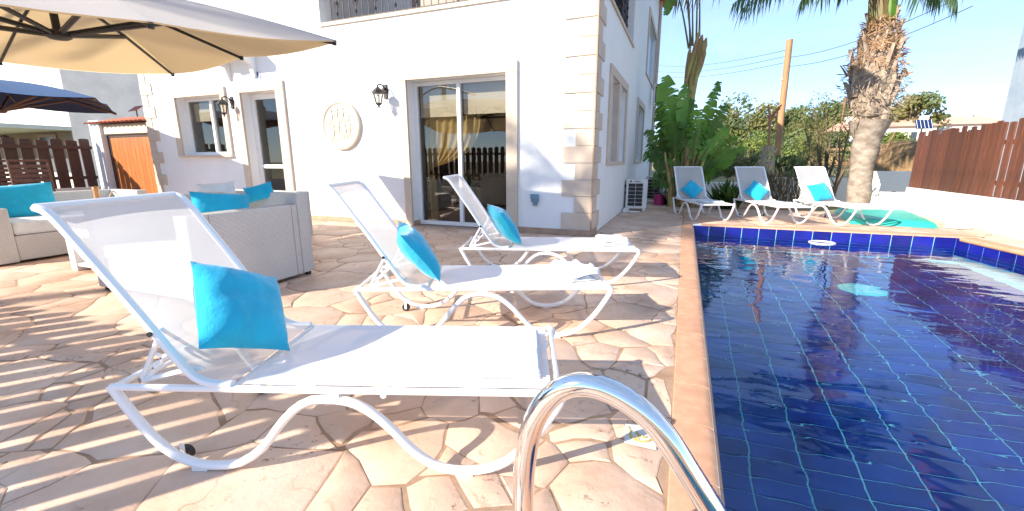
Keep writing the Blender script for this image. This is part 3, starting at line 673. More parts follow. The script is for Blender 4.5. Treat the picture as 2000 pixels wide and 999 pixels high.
# small canopy over the entrance
cp = empty('door_canopy'); cp.parent = house
b = MB(); b.box(-8.30, -7.40, HY - .56, HY - .001, 3.02, 3.14); b.build('canopy_slab', M['wall'], cp, bevel=.01)
for x in (-8.2, -7.5):
    b = MB(); b.prism([(0, 0), (0, .42), (-.40, .42), (-.40, .36), (-.12, .20), (-.06, 0)], -.04, .04, Matrix.Translation((x, HY - .001, 2.595)) @ Matrix(((0, 0, 1, 0), (1, 0, 0, 0), (0, 1, 0, 0), (0, 0, 0, 1)))); b.build('bracket', M['wall'], cp)
# plaque
pq = empty('house_plaque', (-7.47, HY - .002, 2.60), label='small blue and white glazed plaque above the entrance door', cat='plaque')
b = MB(); b.box(-.075, .075, -.016, 0, -.10, .10); b.build('plate', M['plaquewhite'], pq, bevel=.004)
b = MB(); b.box(-.05, .05, -.020, -.0165, 0, .08)
for z_ in (-.025, -.05, -.075): b.box(-.052, .052, -.020, -.0165, z_ - .007, z_ + .004)
b.build('print', M['plaqueblue'], pq)
# medallion
md = empty('wall_medallion', (-5.60, HY - .001, 1.685), label='round cream plaster relief medallion on the white wall', cat='medallion')
b = MB(); b.lathe([(.0, .045), (.345, .045), (.36, .062), (.385, .066), (.41, .055), (.418, .03), (.42, 0)], n=48, ax=(0, -1, 0)); b.build('disc', M['relief'], md)
b = MB(); rr = random.Random(3)
def fig(x, z, s, flip=1):       # a small raised figure of curved strokes
    b.tube(smooth_path([(x, -.044, z), (x + .01 * s * flip, -.048, z + .05 * s), (x, -.044, z + .10 * s)], 3), [.012 * s] * 7, 6)
    b.lathe([(.001, .012), (.02 * s, .006), (.022 * s, 0)], (x, -.05, z + .135 * s), 8, (0, -1, 0))
    b.tube([(x, -.046, z + .08 * s), (x + .05 * s * flip, -.046, z + .05 * s), (x + .08 * s * flip, -.046, z + .09 * s)], .006 * s, 5)
    b.tube([(x, -.046, z), (x + .03 * s * flip, -.046, z - .05 * s), (x + .015 * s, -.046, z - .10 * s)], .007 * s, 5); b.tube([(x, -.046, z), (x - .035 * s * flip, -.046, z - .06 * s), (x - .06 * s * flip, -.046, z - .10 * s)], .007 * s, 5)
for x, z, s, fl in ((-.17, .10, 1.1, 1), (-.04, .12, 1.0, -1), (.08, .13, 1.0, 1), (.20, .02, .9, -1), (-.15, -.17, 1.2, 1), (-.02, -.10, 1.1, -1), (.11, -.14, 1.0, 1), (.21, -.12, .9, 1)): fig(x, z, s, fl)
b.build('relief_figures', M['relief'], md)
# lanterns
def lantern(x, z, label):
    t = empty('wall_lantern', (x, HY, z), label=label, cat='wall lamp', group='black wall lanterns on the house front')
    b = MB(); b.lathe([(.0, .03), (.035, .028), (.05, .012), (.055, 0)], n=12, ax=(0, -1, 0)); b.obox((0, -.012, -.02), (.03, 0, 0), (0, .012, 0), (0, 0, .11)); b.build('wall_plate', M['iron'], t)
    b = MB(); b.tube(smooth_path([(0, -.02, 0), (0, -.06, .05), (0, -.13, .075), (0, -.2, .05), (0, -.2, .015)], 5), .011, 8)
    b.tube(smooth_path([(0, -.02, -.05), (0, -.06, -.02), (0, -.09, .01), (0, -.06, .03), (0, -.05, .0)], 4), .007, 6); b.build('scroll_arm', M['iron'], t)
    c = (0, -.2, 0)
    b = MB(); b.lathe([(.012, .035), (.02, .02), (.05, .0), (.085, -.035), (.10, -.062), (.10, -.072), (.0, -.072)], c, 6); b.build('lamp_cap', M['iron'], t)
    b = MB()
    for k in range(6):
        a = k * math.pi / 3 + .3; b.tube([(.082 * math.cos(a), -.2 + .082 * math.sin(a), -.072), (.043 * math.cos(a), -.2 + .043 * math.sin(a), -.225)], .006, 5)
    b.lathe([(.0, -.215), (.05, -.218), (.048, -.235), (.03, -.25), (.012, -.262), (.018, -.275), (.008, -.292), (.0, -.30)], c, 8); b.build('lamp_cage', M['iron'], t)
    b = MB(); b.lathe([(.074, -.074), (.038, -.222)], c, 6); b.build('lamp_glass', M['lampglass'], t)
    b = MB(); b.lathe([(.0, -.09), (.016, -.10), (.018, -.16), (.014, -.2)], c, 8); b.build('bulb', M['frame'], t)
    return t
lantern(-4.64, 2.20, 'black wall lantern between the medallion and the sliding door')
lantern(-8.22, 2.20, 'black wall lantern between the small window and the entrance door')
# socket box
sb_ = empty('socket_box', (-2.055, HY - .001, .515), label='blue grey weatherproof socket box low on the white wall', cat='socket')
b = MB(); b.box(-.055, .055, -.05, 0, -.045, .07); b.build('housing', M['bluebox'], sb_, bevel=.008)
b = MB(); b.box(-.062, .062, -.075, -.051, .005, .078); b.build('flap', M['bluebox'], sb_, bevel=.008)
b = MB(); b.box(-.035, .035, -.045, -.004, -.095, -.046); b.build('cable_gland', M['bluebox'], sb_, bevel=.008)

# air conditioners
def ac(loc, rz, label, fl=.05):
    t = empty('air_conditioner', loc, rz, label=label, cat='air conditioner', group='outdoor air conditioning units on the side wall')
    b = MB(); b.box(-.22, .22, -.14, .14, fl, fl + .62); b.build('casing', M['ac'], t, bevel=.012)
    b = MB()
    for i in range(2):
        for j in range(6): b.box(-.175 + i * .155, -.03 + i * .155, -.146, -.1405, fl + .055 + j * .082, fl + .128 + j * .082)
    b.build('grille', M['black'], t)
    b = MB(); b.box(-.15, -.11, -.145, -.1405, fl + .565, fl + .60); b.box(-.05, .07, -.145, -.1405, fl + .575, fl + .588); b.build('badge', M['darkmetal'], t)
    for x in (-.17, .17):
        b = MB(); b.box(x - .03, x + .03, -.16, .16, 0, fl); b.build('foot', M['ac'], t)
    return t
a1 = ac((-.965, 9.9, 0), R(8), 'cream air conditioner with black grille on the terrace beside the side wall')
b = MB(); b.tube(smooth_path([(-.22, 0, .5), (-.29, -.05, .58), (-.31, -.04, .35), (-.28, 0, .2)], 4), .014, 8); b.tube(smooth_path([(-.22, .04, .35), (-.27, .02, .42), (-.285, .02, .2), (-.24, .02, .1)], 4), .012, 8); b.build('pipes', M['darkmetal'], a1)
ac((-.72, 12.0, 0), R(8), 'second air conditioner standing farther along the wall behind the banana stems')
ac((HX + .3, 15.2, 2.75), R(8), 'air conditioner mounted high on the side wall above the banana leaves')
b = MB(); b.box(-.03, .03, -.28, .2, 0, .07); b.box(-.22, .30, -.2, -.15, .0, .02); b.build('mounting_bracket', M['frame'], loc=(-1.14, 9.7, .0), label='white bracket low on the side wall by the near air conditioner', cat='bracket')
b = MB(); b.lathe([(.0, .26), (.10, .26), (.12, .24), (.13, .0), (.0, 0)], n=14); b.build('plastic_bucket', M['magenta'], loc=(-.55, 11.3, 0), label='magenta plastic bucket between the two ground air conditioners and the plants', cat='bucket')

# ================================================================ LOUNGERS
def make_lounger(W=.56):
    t = empty('sun_lounger')
    prof = [(-.33, .325), (-.277, .224), (-.21, .118), (-.146, .055), (-.074, .022), (.0, .015), (.091, .03), (.177, .09), (.24, .17), (.301, .237), (.368, .278), (.455, .283), (.525, .268), (.592, .224), (.653, .162), (.706, .098), (.776, .04), (.853, .016), (.94, .018), (1.012, .04), (1.063, .075), (1.134, .15), (1.182, .22), (1.218, .28), (1.225, .315), (1.20, .328)]
    for y in (0, W):
        p = smooth_path([(x, y, z) for x, z in prof], 2); MB().tube(p, .0155, 10, flat=1.15, up=(1, 0, 1)).build('side_rail', M['whitemetal'], t)
        MB().tube([(-.33, y, .318), (1.215, y, .318)], .0125, 8).build('seat_rail', M['whitemetal'], t)
        MB().box(.43, .47, y - .01, y + .01, .285, .312).build('rail_link', M['whitemetal'], t)
        for x in (-.05, .9): MB().box(x - .035, x + .02, y - .014, y + .014, 0, .016).build('foot_pad', M['whitemetal'], t)
    for x, zt in ((-.32, .316), (.10, .316), (.62, .300), (1.215, .316)): MB().tube([(x, 0, zt), (x, W, zt)], .011, 8).build('cross_tube', M['whitemetal'], t)
    bp = [(.10, .335), (.03, .335), (-.03, .36), (-.081, .425), (-.142, .52), (-.236, .665), (-.321, .79), (-.385, .885), (-.42, .925), (-.452, .938)]
    bps = smooth_path([(x, 0, z) for x, z in bp], 4)
    for y in (.004, W - .004): MB().tube([p + Vector((0, y, 0)) for p in bps], .0125, 8, flat=1.3).build('backrest_tube', M['whitemetal'], t)
    for k in (len(bps) - 1,): MB().tube([bps[k] + Vector((0, .004, 0)), bps[k] + Vector((0, W - .004, 0))], .013, 8).build('backrest_bar', M['whitemetal'], t)
    def bf(u, v):
        f = v * (len(bps) - 1); i = min(int(f), len(bps) - 2); p = bps[i].lerp(bps[i + 1], f - i)
        sag = math.sin(math.pi * u) * .012 * math.sin(math.pi * v); return Vector((p.x - sag * .6, .01 + u * (W - .02), p.z - sag))
    b = MB(); b.grid(bf, 8, 36); b.build('backrest_sling', M['mesh'], t)
    b = MB(); b.grid(lambda u, v: Vector((.13 + v * 1.06, .008 + u * (W - .016), .331 - .010 * math.sin(math.pi * u) * math.sin(math.pi * v))), 8, 20)
    b.build('seat_sling', M['meshseat'], t)
    for y in (-.014, W + .014): MB().lathe([(.0, .004), (.006, .004), (.009, .0), (.009, -.004), (0, -.004)], (-.142, y, .52), 10, (0, 1, 0)).build('hinge_bolt', M['darkmetal'], t)
    # stay that props the backrest, with its notched rack
    for y in (.035, W - .035):
        MB().tube([(-.142, y, .52), (-.245, y, .335)], .009, 8).build('stay', M['whitemetal'], t)
        b = MB(); b.tube(smooth_path([(-.245, y, .325), (-.17, y, .345), (-.09, y, .365), (-.02, y, .375)], 3), .009, 6)
        for k in range(3):
            x = -.215 + k * .035; z = .355 + k * .038; b.tube(smooth_path([(x - .02, y, z - .02), (x + .012, y, z), (x + .018, y, z + .022), (x, y, z + .034)], 3), .006, 6)
        b.build('notched_rack', M['whitemetal'], t)
    MB().tube([(-.245, .035, .335), (-.245, W - .035, .335)], .009, 8).build('stay_bar', M['whitemetal'], t)
    for y in (.05, W - .05):
        wq = MB(); wq.lathe([(.0, -.012), (.024, -.012), (.028, -.008), (.028, .008), (.024, .012), (.0, .012)], (-.15, y, .029), 14, (0, 1, 0)); wq.build('wheel', M['black'], t)
        MB().box(-.158, -.142, y - .018, y - .013, .02, .075).build('wheel_fork', M['whitemetal'], t)
    return t
LW = .56
place = [('L1', -1.482, .869, 19.6, 'white mesh sun lounger nearest the camera, a folded towel on its foot end', 1),
         ('L2', -1.50, 2.11, 22.5, 'white mesh sun lounger in the middle of the near row with a rumpled towel', 1),
         ('L3', -1.49, 3.42, 17.0, 'white mesh sun lounger of the near row closest to the sliding door', 1),
         ('A', -.087, 9.352, -71.5, 'white sun lounger beyond the pool nearest the banana plants', 1),
         ('B', 1.057, 9.354, -70.5, 'white sun lounger beyond the pool in the middle of the far three', 1),
         ('C', 2.12, 9.50, -68.5, 'white sun lounger beyond the pool beside the palm trunk', 1)]
protoL = make_lounger(); LO = {}
protoL.scale = (1, 1, 1)
for i, (k, x, y, a, lab, s) in enumerate(place):
    o = protoL if i == 0 else copy_tree(protoL)
    o.location = (x, y, 0); o.rotation_euler = (0, 0, R(a)); tag(o, lab, 'sun lounger', 'white sun loungers around the pool'); LO[k] = o
def lpt(k, s, t, z):
    x, y, a = [(p[1], p[2], R(p[3])) for p in place if p[0] == k][0]
    return Vector((x + s * math.cos(a) - t * math.sin(a), y + s * math.sin(a) + t * math.cos(a), z))
# cushions
def pillow_mesh(w_, h_, th, seed, mat, n=18, pinch=.06):
    m = MB(); rr = Vector((seed * 3.1, seed * 1.7, 0)); vs = []
    for side in (1, -1):
        def fn(i, j, side=side):
            u, v = i * 2 - 1, j * 2 - 1
            prof = max(0, (1 - abs(u) ** 2.6)) ** .55 * max(0, (1 - abs(v) ** 2.6)) ** .55
            x = u * w_ / 2 * (1 - pinch * (1 - v * v) * abs(u) ** 3 * .9); y = v * h_ / 2 * (1 - pinch * (1 - u * u) * abs(v) ** 3 * .9)
            wr = .014 * noise.noise(Vector((x * 9, y * 9, side * .3)) + rr) + .007 * noise.noise(Vector((x * 22, y * 22, side)) + rr)
            return Vector((x, y, side * prof * (th / 2 + wr) + .012 * noise.noise(Vector((x * 5, y * 5, 7)) + rr)))
        if side == 1: m.grid(fn, n, n)
        else: m.grid(lambda i, j: fn(1 - i, j), n, n)
    return m.mesh('cushion', mat, 60)
def cushion(c, nrm, up, w_, h_, th, seed, mat, label, group=None, roll=0):
    c, nrm, up = Vector(c), Vector(nrm).normalized(), Vector(up); xa = up.cross(nrm).normalized(); ya = nrm.cross(xa)
    me = pillow_mesh(w_, h_, th, seed, mat); o = bpy.data.objects.new('cushion', me); col.objects.link(o)
    rot = Matrix((xa, ya, nrm)).transposed().to_4x4() @ Matrix.Rotation(R(roll), 4, 'Z'); o.matrix_world = Matrix.Translation(c) @ rot
    return tag(o, label, 'cushion', group)
def lcush(k, s, t, z, tilt, yaw, roll, size, seed, label):
    a = R([p[3] for p in place if p[0] == k][0]) + R(yaw)
    n = Vector((math.cos(a) * math.cos(R(tilt)), math.sin(a) * math.cos(R(tilt)), math.sin(R(tilt))))
    return cushion(lpt(k, s, t, z), n, (0, 0, 1), size, size, .15, seed, M['turq'], label, 'turquoise cushions on the loungers', roll)
lcush('L1', .02, .22, .53, 33, -10, -28, .345, 1, 'big turquoise cushion leaning on the nearest lounger')
lcush('L2', .03, .16, .525, 35, 12, 6, .38, 2, 'turquoise cushion on the middle lounger of the near row')
lcush('L3', .05, .14, .52, 35, 20, 6, .38, 3, 'turquoise cushion on the near row lounger by the sliding door')
lcush('A', -.04, .27, .50, 33, 0, 45, .33, 4, 'turquoise cushion standing on its corner on the lounger by the banana plants')
lcush('B', -.02, .27, .49, 33, 0, 47, .36, 5, 'turquoise cushion standing on its corner on the middle far lounger')
lcush('C', -.02, .26, .49, 33, 0, 12, .36, 6, 'turquoise cushion on the far lounger beside the palm')
# towels
def towel(k, s, t, w_, l_, layers, rz, label, rumple=0, hgt=.03):
    x, y, a = [(p[1], p[2], R(p[3])) for p in place if p[0] == k][0]
    o = empty('towel', lpt(k, s, t, .334), a + R(rz), label=label, cat='towel', group='white towels on the loungers')
    for q in range(layers):
        z0 = q * hgt / layers; th = hgt / layers
        m = MB(); N = 26; sec = []
        off = Vector((k.__hash__() % 7 if False else q * 2.3, rumple * 3, 0))
        def top(i, j, q=q):
            x_ = (i - .5) * w_ * (1 - .015 * q); y_ = (j - .5) * l_ * (1 - .02 * q)
            e_ = min(i, 1 - i, j, 1 - j) * 2; ro = min(1, e_ * 12) ** .5
            zz = z0 + th * ro + (.004 + rumple * .03) * noise.noise(Vector((x_ * 14, y_ * 14, q)) + off) * ro + rumple * .02 * (q + 1) * max(0, noise.noise(Vector((x_ * 6, y_ * 6, 5)) + off))
            return Vector((x_ + rumple * .05 * noise.noise(Vector((x_ * 9, y_ * 9, 2 + q))), y_ + rumple * .05 * noise.noise(Vector((y_ * 9, x_ * 9, 4 + q))), max(zz, z0)))
        m.grid(top, N, N); m.build('towel_fold', M['towel'], o)
    return o
towel('L1', 1.05, .27, .22, .40, 3, 0, 'white towel folded flat at the foot of the nearest lounger', 0, .028)
towel('L2', 1.03, .27, .20, .34, 2, 12, 'rumpled white towel on the foot of the middle near lounger', 1, .045)
towel('L3', 1.03, .28, .24, .30, 3, 8, 'white towel folded at the foot of the lounger by the sliding door', .25, .05)
for k, txt in (('A', 'white towel on the foot of the lounger by the banana plants'), ('B', 'white towel on the foot of the middle far lounger'), ('C', 'white towel on the foot of the far lounger beside the palm')):
    towel(k, .92, .27, .30, .40, 2, 3, txt, .2, .03)

# ================================================================ SOFAS AND TABLE
def sofa(name, label, boxes, pillows=()):
    t = empty(name, label=label, cat='sofa', group='white wicker garden sofas')
    for nm_, b6 in boxes:
        b = MB(); b.box(*b6); b.build(nm_, M['wicker'] if nm_ != 'seat_cushion' else M['cushwhite'], t, bevel=.012 if nm_ != 'seat_cushion' else .03)
    for nm_, pts in pillows: pass
    return t
# loveseat seen from its right arm
X1, X0_, Ya, Yb = -3.325, -4.62, 2.02, 3.13
s1 = sofa('wicker_loveseat', 'white wicker loveseat behind the nearest lounger, blue cushions inside', [
    ('arm', (X1 - .15, X1, Ya, Yb - .135, .03, .69)), ('backrest', (X0_ + .151, X1 - .0005, Yb - .13, Yb, .03, .79)), ('arm', (X0_, X0_ + .15, Ya, Yb, .03, .76)),
    ('seat_base', (X0_ + .151, X1 - .151, Ya + .02, Yb - .131, .03, .28)), ('seat_cushion', (X0_ + .155, X1 - .155, Ya + .0, Yb - .14, .281, .40))])
for x in (X0_ + .04, X1 - .04):
    for y in (Ya + .05, Yb - .05): MB().box(x - .02, x + .02, y - .02, y + .02, 0, .03).build('foot', M['darkmetal'], s1)
for y in (2.18, 2.93): MB().box(X1 + .0003, X1 + .002, y - .002, y + .002, .035, .685).build('panel_seam', M['joint'], s1)
# corner sofa at the left
s2 = sofa('wicker_sofa', 'white wicker sofa at the left edge with a large blue cushion', [
    ('arm', (-7.50, -6.63, 2.08, 2.29, .02, .60)), ('backrest', (-7.66, -7.505, 2.08, 3.75, .02, .70)), ('seat_base', (-7.50, -6.65, 2.295, 3.62, .03, .30)), ('seat_cushion', (-7.50, -6.66, 2.30, 3.60, .301, .45)),
    ('arm', (-7.50, -6.9, 3.63, 3.75, .02, .70))])
# armchair-like block beyond the table (third sofa side, pale)
s3 = sofa('wicker_bench', 'low white wicker bench beyond the table under the window', [
    ('seat_base', (-6.6, -5.0, 3.9, 4.6, .03, .35)), ('backrest', (-6.6, -5.0, 4.605, 4.75, .02, .66))])
tb = empty('coffee_table', (-5.75, 2.33, 0), label='white coffee table with broad legs and a glass top, bottle on it', cat='table')
for x in (0, 1.0):
    for y in (0, .62): MB().box(x, x + .10, y, y + .10, 0, .36).build('leg', M['frame'], tb, bevel=.005)
MB().box(-.005, 1.105, -.005, .725, .361, .43).build('apron', M['frame'], tb, bevel=.006)
MB().box(.1, 1.0, .012, .70, .05, .08).build('shelf', M['frame'], tb)
MB().box(.03, 1.07, .03, .69, .4305, .442).build('glass_top', M['lampglass'], tb, bevel=.002)
CB = 'cushions on the garden sofas'
cushion((-4.05, 2.78, .77), (1, -.55, .15), (0, 0, 1), .30, .24, .14, 11, M['cushwhite'], 'white cushion standing in the loveseat', CB, 4)
cushion((-3.70, 2.56, .70), (1, -.25, .3), (.1, 0, 1), .46, .24, .12, 12, M['turq'], 'turquoise cushion leaning on the near arm of the loveseat', CB, -5)
M['stripe'] = nm('striped_cotton', (.78, .76, .70), (.42, .34, .24), 22, .9, stretch=(1, .08, .08))
cushion((-3.86, 2.66, .75), (.8, -.3, .5), (.1, 0, 1), .32, .14, .10, 13, M['stripe'], 'small striped cushion tucked behind the turquoise one in the loveseat', CB, -4)
cushion((-3.75, 2.97, .79), (.75, -1, .2), (0, 0, 1), .25, .15, .10, 14, M['turq'], 'turquoise cushion at the back corner of the loveseat', CB, 14)
cushion((-7.28, 2.62, .62), (1, -.15, .25), (0, 0, 1), .66, .42, .16, 15, M['turq'], 'large turquoise cushion on the sofa at the left edge', CB, 3)
# champagne, flowers, basket on the table
bo = empty('champagne_bottle', (-5.28, 2.44, .443), label='green champagne bottle with gold foil neck on the coffee table', cat='bottle'); bo.scale = (1.2, 1.2, 1.22)
MB().lathe([(.0, 0), (.042, .001), (.045, .01), (.045, .15), (.04, .18), (.024, .215), (.018, .235)], n=20).build('glass_body', M['bottle'], bo)
MB().lathe([(.024, .20), (.0205, .235), (.0175, .27), (.0165, .30), (.021, .305), (.021, .322), (.015, .33), (.0, .334)], n=16).build('foil_neck', M['gold'], bo)
fb = empty('flower_basket', (-5.06, 2.47, .443), label='small basket of pale yellow flowers with an arched handle', cat='basket')
MB().lathe([(.0, 0), (.09, .0), (.13, .09), (.135, .10), (.125, .10), (.085, .01)], n=20).build('bowl', M['wicker'], fb)
MB().tube(smooth_path([(-.13, 0, .09), (-.12, 0, .24), (0, 0, .36), (.12, 0, .24), (.13, 0, .09)], 6), .006, 6).build('handle', M['relief'], fb)
b = MB()
for i in range(60):
    a, r_ = rnd.uniform(0, 6.28), rnd.uniform(0, .12); p = Vector((r_ * math.cos(a), r_ * math.sin(a), .14 + rnd.uniform(0, .14))); d = Vector((rnd.uniform(-1, 1), rnd.uniform(-1, 1), rnd.uniform(-.3, 1))).normalized() * .03; q = d.orthogonal().normalized() * .009
    b.add([p - q, p + d * .5 - q * 1.5, p + d, p + q], [(0, 1, 2, 3)])
b.build('petals', M['flower'], fb)

# ================================================================ UMBRELLAS
def umbrella(name, label, c, crown, rim, L, th, tilt, top, under, ribm, hubdrop=.52, valance=.0, mast=None, strut_f=.55, group=None, nseg=8, droop=0.):
    t = empty(name, (c[0], c[1], 0), label=label, cat='umbrella', group=group)
    C = Vector((0, 0, crown)); ex = Vector((math.cos(th), math.sin(th), tilt[0])); ey = Vector((-math.sin(th), math.cos(th), tilt[1]))
    base = Vector((0, 0, rim)); h = L / 2
    cor = [base + ex * a * h + ey * b_ * h for a, b_ in ((1, 1), (-1, 1), (-1, -1), (1, -1))]
    ends = []
    for i in range(4): ends += [cor[i], (cor[i] + cor[(i + 1) % 4]) / 2 + Vector((0, 0, .035))]
    ends[7] = ends[7] - Vector((0, 0, droop))
    for nm_, off, mt in (('canopy_top', .012, top), ('canopy_lining', 0, under)):
        b = MB()
        for i in range(8):
            a, d = ends[i], ends[(i + 1) % 8]
            def fn(u, v, a=a, d=d):
                e_ = a.lerp(d, u) if True else a; p = C.lerp(e_, v); sag = .04 * math.sin(math.pi * u) * v - .05 * math.sin(math.pi * v)
                inn = math.sin(math.pi * u) * .02 * v; return p + Vector((0, 0, off - sag))
            b.grid(fn, 6, 10)
        b.build(nm_, mt, t)
    hub = Vector((0, 0, crown - hubdrop)) + Vector((0, 0, 0))
    for i, e_ in enumerate(ends):
        r_ = MB(); a = C + Vector((0, 0, -.05)); mid = C.lerp(e_, .5) + Vector((0, 0, .0)); q = e_ + Vector((0, 0, -.02))
        r_.tube([a, mid, C.lerp(e_, .985) + Vector((0, 0, -.02))], .019 if i % 2 == 0 else .016, 6, flat=.7); rb = r_.build('rib', ribm, t)
        s_ = MB(); s_.tube([hub, C.lerp(e_, strut_f) + Vector((0, 0, -.01))], .021, 6); s_.build('strut', ribm, rb)
        s_ = MB(); s_.lathe([(.0, -.02), (.02, -.02), (.02, .02), (.0, .02)], C.lerp(e_, .985) + Vector((0, 0, -.02)), 8); s_.build('rib_tip', ribm, rb)
    MB().lathe([(.0, -.035), (.06, -.03), (.09, -.012), (.09, .02), (.03, .05), (.0, .05)], hub, 16).build('hub', ribm, t)
    MB().tube([hub, C + Vector((0, 0, .02))], .028, 10).build('centre_post', ribm, t)
    if mast:
        m0 = Vector(mast) - Vector((c[0], c[1], 0)); m0.z = 0
        MB().tube([m0, m0 + Vector((0, 0, crown + .45))], .035, 10).build('mast', ribm, t)
        MB().tube(smooth_path([m0 + Vector((0, 0, crown + .4)), (m0 * .55) + Vector((0, 0, crown + .55)), C + Vector((0, 0, .1))], 8), .028, 8).build('arm', ribm, t)
        MB().box(m0.x - .45, m0.x + .45, m0.y - .45, m0.y + .45, 0, .07).build('base_slab', M['base'], t, bevel=.01)
    return t
umbrella('garden_umbrella', 'big beige square cantilever umbrella over the sofas', (-5.10, 2.32), 2.609, 2.062, 3.189, -.12, (.005, .108), M['canvastop'], M['canvas'], M['darkmetal'], .47, mast=(-8.3, .2, 0), strut_f=.5, droop=.09)
M['rodwood'] = nm('umbrella_wood', (.13, .07, .05), None, 10, .6)
umbrella('navy_umbrella', 'navy blue umbrella behind the sofas at the left edge', (-10.87, 3.95), 2.42, 2.08, 2.76, R(-32), (0, 0), M['navytop'], M['navycloth'], M['rodwood'], .5, mast=(-13.4, 3.3, 0))

# ================================================================ FENCES AND WALLS
def picket_fence(name, label, p0, p1, z0, z1, pitch, pw, mat, rails, seed, jitter=.03, th=.022, pointed=False, gaps=None, offs=0.):
    rr = random.Random(seed); t = empty(name, label=label, cat='fence')
    p0, p1 = Vector((*p0, 0)), Vector((*p1, 0)); L = (p1 - p0).length; d = (p1 - p0) / L; ang = math.atan2(d.y, d.x); n_ = Vector((-d.y, d.x, 0))
    for z in rails:
        c = (p0 + p1) / 2 + n_ * (.032); MB().obox((0, 0, 0), (L / 2, 0, 0), (0, .017, 0), (0, 0, .035)).build('fence_rail', mat, t, loc=(c.x, c.y, z), rot=(0, 0, ang))
    s = 0; k = 0; var = []
    for v in range(5):
        m = MB(); h_ = z1 - z0 + rr.uniform(-jitter, jitter); w0 = pw * rr.uniform(.92, 1.05)
        if pointed: poly = [(-w0 / 2, 0), (w0 / 2, 0), (w0 / 2, h_ - .04), (w0 * .18, h_), (-w0 * .18, h_), (-w0 / 2, h_ - .04)]
        else: poly = [(-w0 / 2, 0), (w0 / 2, 0), (w0 / 2, h_ - .012), (w0 * .3, h_), (-w0 * .3, h_), (-w0 / 2, h_ - .012)]
        m.prism(poly, -th / 2, th / 2, Matrix(((1, 0, 0, 0), (0, 0, -1, 0), (0, 1, 0, 0), (0, 0, 0, 1)))); var.append(m.mesh('plank', mat))
    while s + pw / 2 < L:
        pt = pitch(s, k) if callable(pitch) else pitch
        c = p0 + d * (s + pw / 2) + n_ * rr.uniform(-.007, .007); o = inst('plank', var[rr.randrange(5)], t, (c.x, c.y, z0 + rr.uniform(-.008, .008)), (0, rr.uniform(-.008, .008), ang + rr.uniform(-.01, .01))); s += pt; k += 1
    return t
# right boundary
b = MB(); b.box(4.4, 4.6, -2.2, 11.71, -.05, .505); b.build('boundary_wall', M['wall'], bevel=.008, label='low white wall to the right of the pool carrying the brown fence', cat='wall')
picket_fence('plank_fence', 'red brown plank fence on the low white wall right of the pool', (4.44, 11.70), (4.44, 5.0), .50, 1.60, lambda s, k: .130 if s < 2.55 else .175, .122, M['plank'], (.72, 1.33), 5, .055)
b = MB(); b.box(3.95, 4.39, 11.3, 11.70, -.05, .40); b.build('wall_block', M['wall'], bevel=.006, label='short white block stepping down at the end of the fence wall', cat='wall')
b = MB(); b.box(2.2, 4.21, 13.2, 13.4, -.2, .63); b.box(4.2105, 6.2, 13.2, 13.4, -.2, .80); b.build('garden_wall', M['wall'], bevel=.006, label='low white garden wall behind the palm trunk', cat='wall')
b = MB(); b.box(-.8, 2.0, 14.6, 14.8, -.2, .42); b.build('low_wall', M['wall'], bevel=.006, label='low white wall glimpsed between the two left far loungers', cat='wall')
b = MB(); b.tube([(3.95, 11.9, .30), (4.16, 11.6, .405), (4.20, 11.6, .40)], .011, 6); b.build('gate_latch', M['iron'], label='black iron bar sticking out beside the palm trunk', cat='latch')
# wire mesh fence behind the palm: posts and wires
t = empty('wire_fence', label='thin dark wire fence on the low wall behind the bare shrub', cat='fence')
b = MB()
for i in range(14): b.tube([(2.3 + i * .14, 13.3, .63), (2.3 + i * .14, 13.3, .98)], .004, 4)
for z in (.75, .88, .98): b.tube([(2.25, 13.3, z), (4.2, 13.3, z)], .003, 4)
b.build('wires', M['iron'], t)
# fence behind the photographer (its shadow stripes the terrace and it shows in the door glass)
b = MB(); b.box(-14.4, -2.6, -.78, -.66, -.05, .42); b.build('rear_wall', M['wall'], label='low white wall along the terrace behind the photographer', cat='wall')
picket_fence('picket_fence', 'dark brown picket fence behind the photographer', (-2.6, -.70), (-10.0, -.70), .42, 1.52, .212, .145, M['plankdark'], (.6, 1.3), 8, .012, pointed=True)
# dark fence at the left, running toward the camera
b = MB(); b.box(-13.12, -13.0, -.66, 6.12, -.05, .50); b.build('side_boundary_wall', M['wall'], label='low white wall under the dark fence at the left', cat='wall')
picket_fence('dark_fence', 'dark brown plank fence on the low wall left of the gate', (-13.04, 6.10), (-13.04, 2.6), .50, 1.58, .25, .20, M['plankdark'], (.72, 1.40), 9, .03)
# gate with pillar and tiled head
g = empty('garden_gate', (-12.0, 6.3, 0), label='orange wooden garden gate under a tiled head left of the house', cat='gate')
for i in range(11):
    x = -12.62 + i * .147; MB().box(x + 12.0, x + 12.0 + .142, 0, .03, .04, 1.62).build('gate_board', M['gatewood'], g, bevel=.003)
MB().box(-.72, -.625, -.01, .06, .02, 1.68).build('gate_post', M['plankdark'], g); MB().box(-.625, 1.03, -.005, .05, 1.625, 1.68).build('gate_head', M['plankdark'], g)
MB().box(-1.12, -.72, -.12, .28, -.02, 2.02).build('pillar', M['wall'], g, bevel=.01)
MB().box(-.719, 1.075, -.06, .26, 1.70, 1.90).build('lintel', M['relief'], g, bevel=.01)
for i in range(14):
    x = -1.10 + i * .157; m = MB(); m.grid(lambda u, v, x=x: Vector((x + .075 * (1 - math.cos(math.pi * u)), -.22 + v * .75, 1.93 + .04 * math.sin(math.pi * u) + v * .17)), 8, 4); m.build('roof_tile', M['rooftile'], g)
MB().prism([(-.12, 1.902), (.5, 2.07), (.5, 1.902)], -1.10, 1.07, Matrix(((0, 0, 1, 0), (1, 0, 0, 0), (0, 1, 0, 0), (0, 0, 0, 1)))).build('roof_wedge', M['relief'], g)
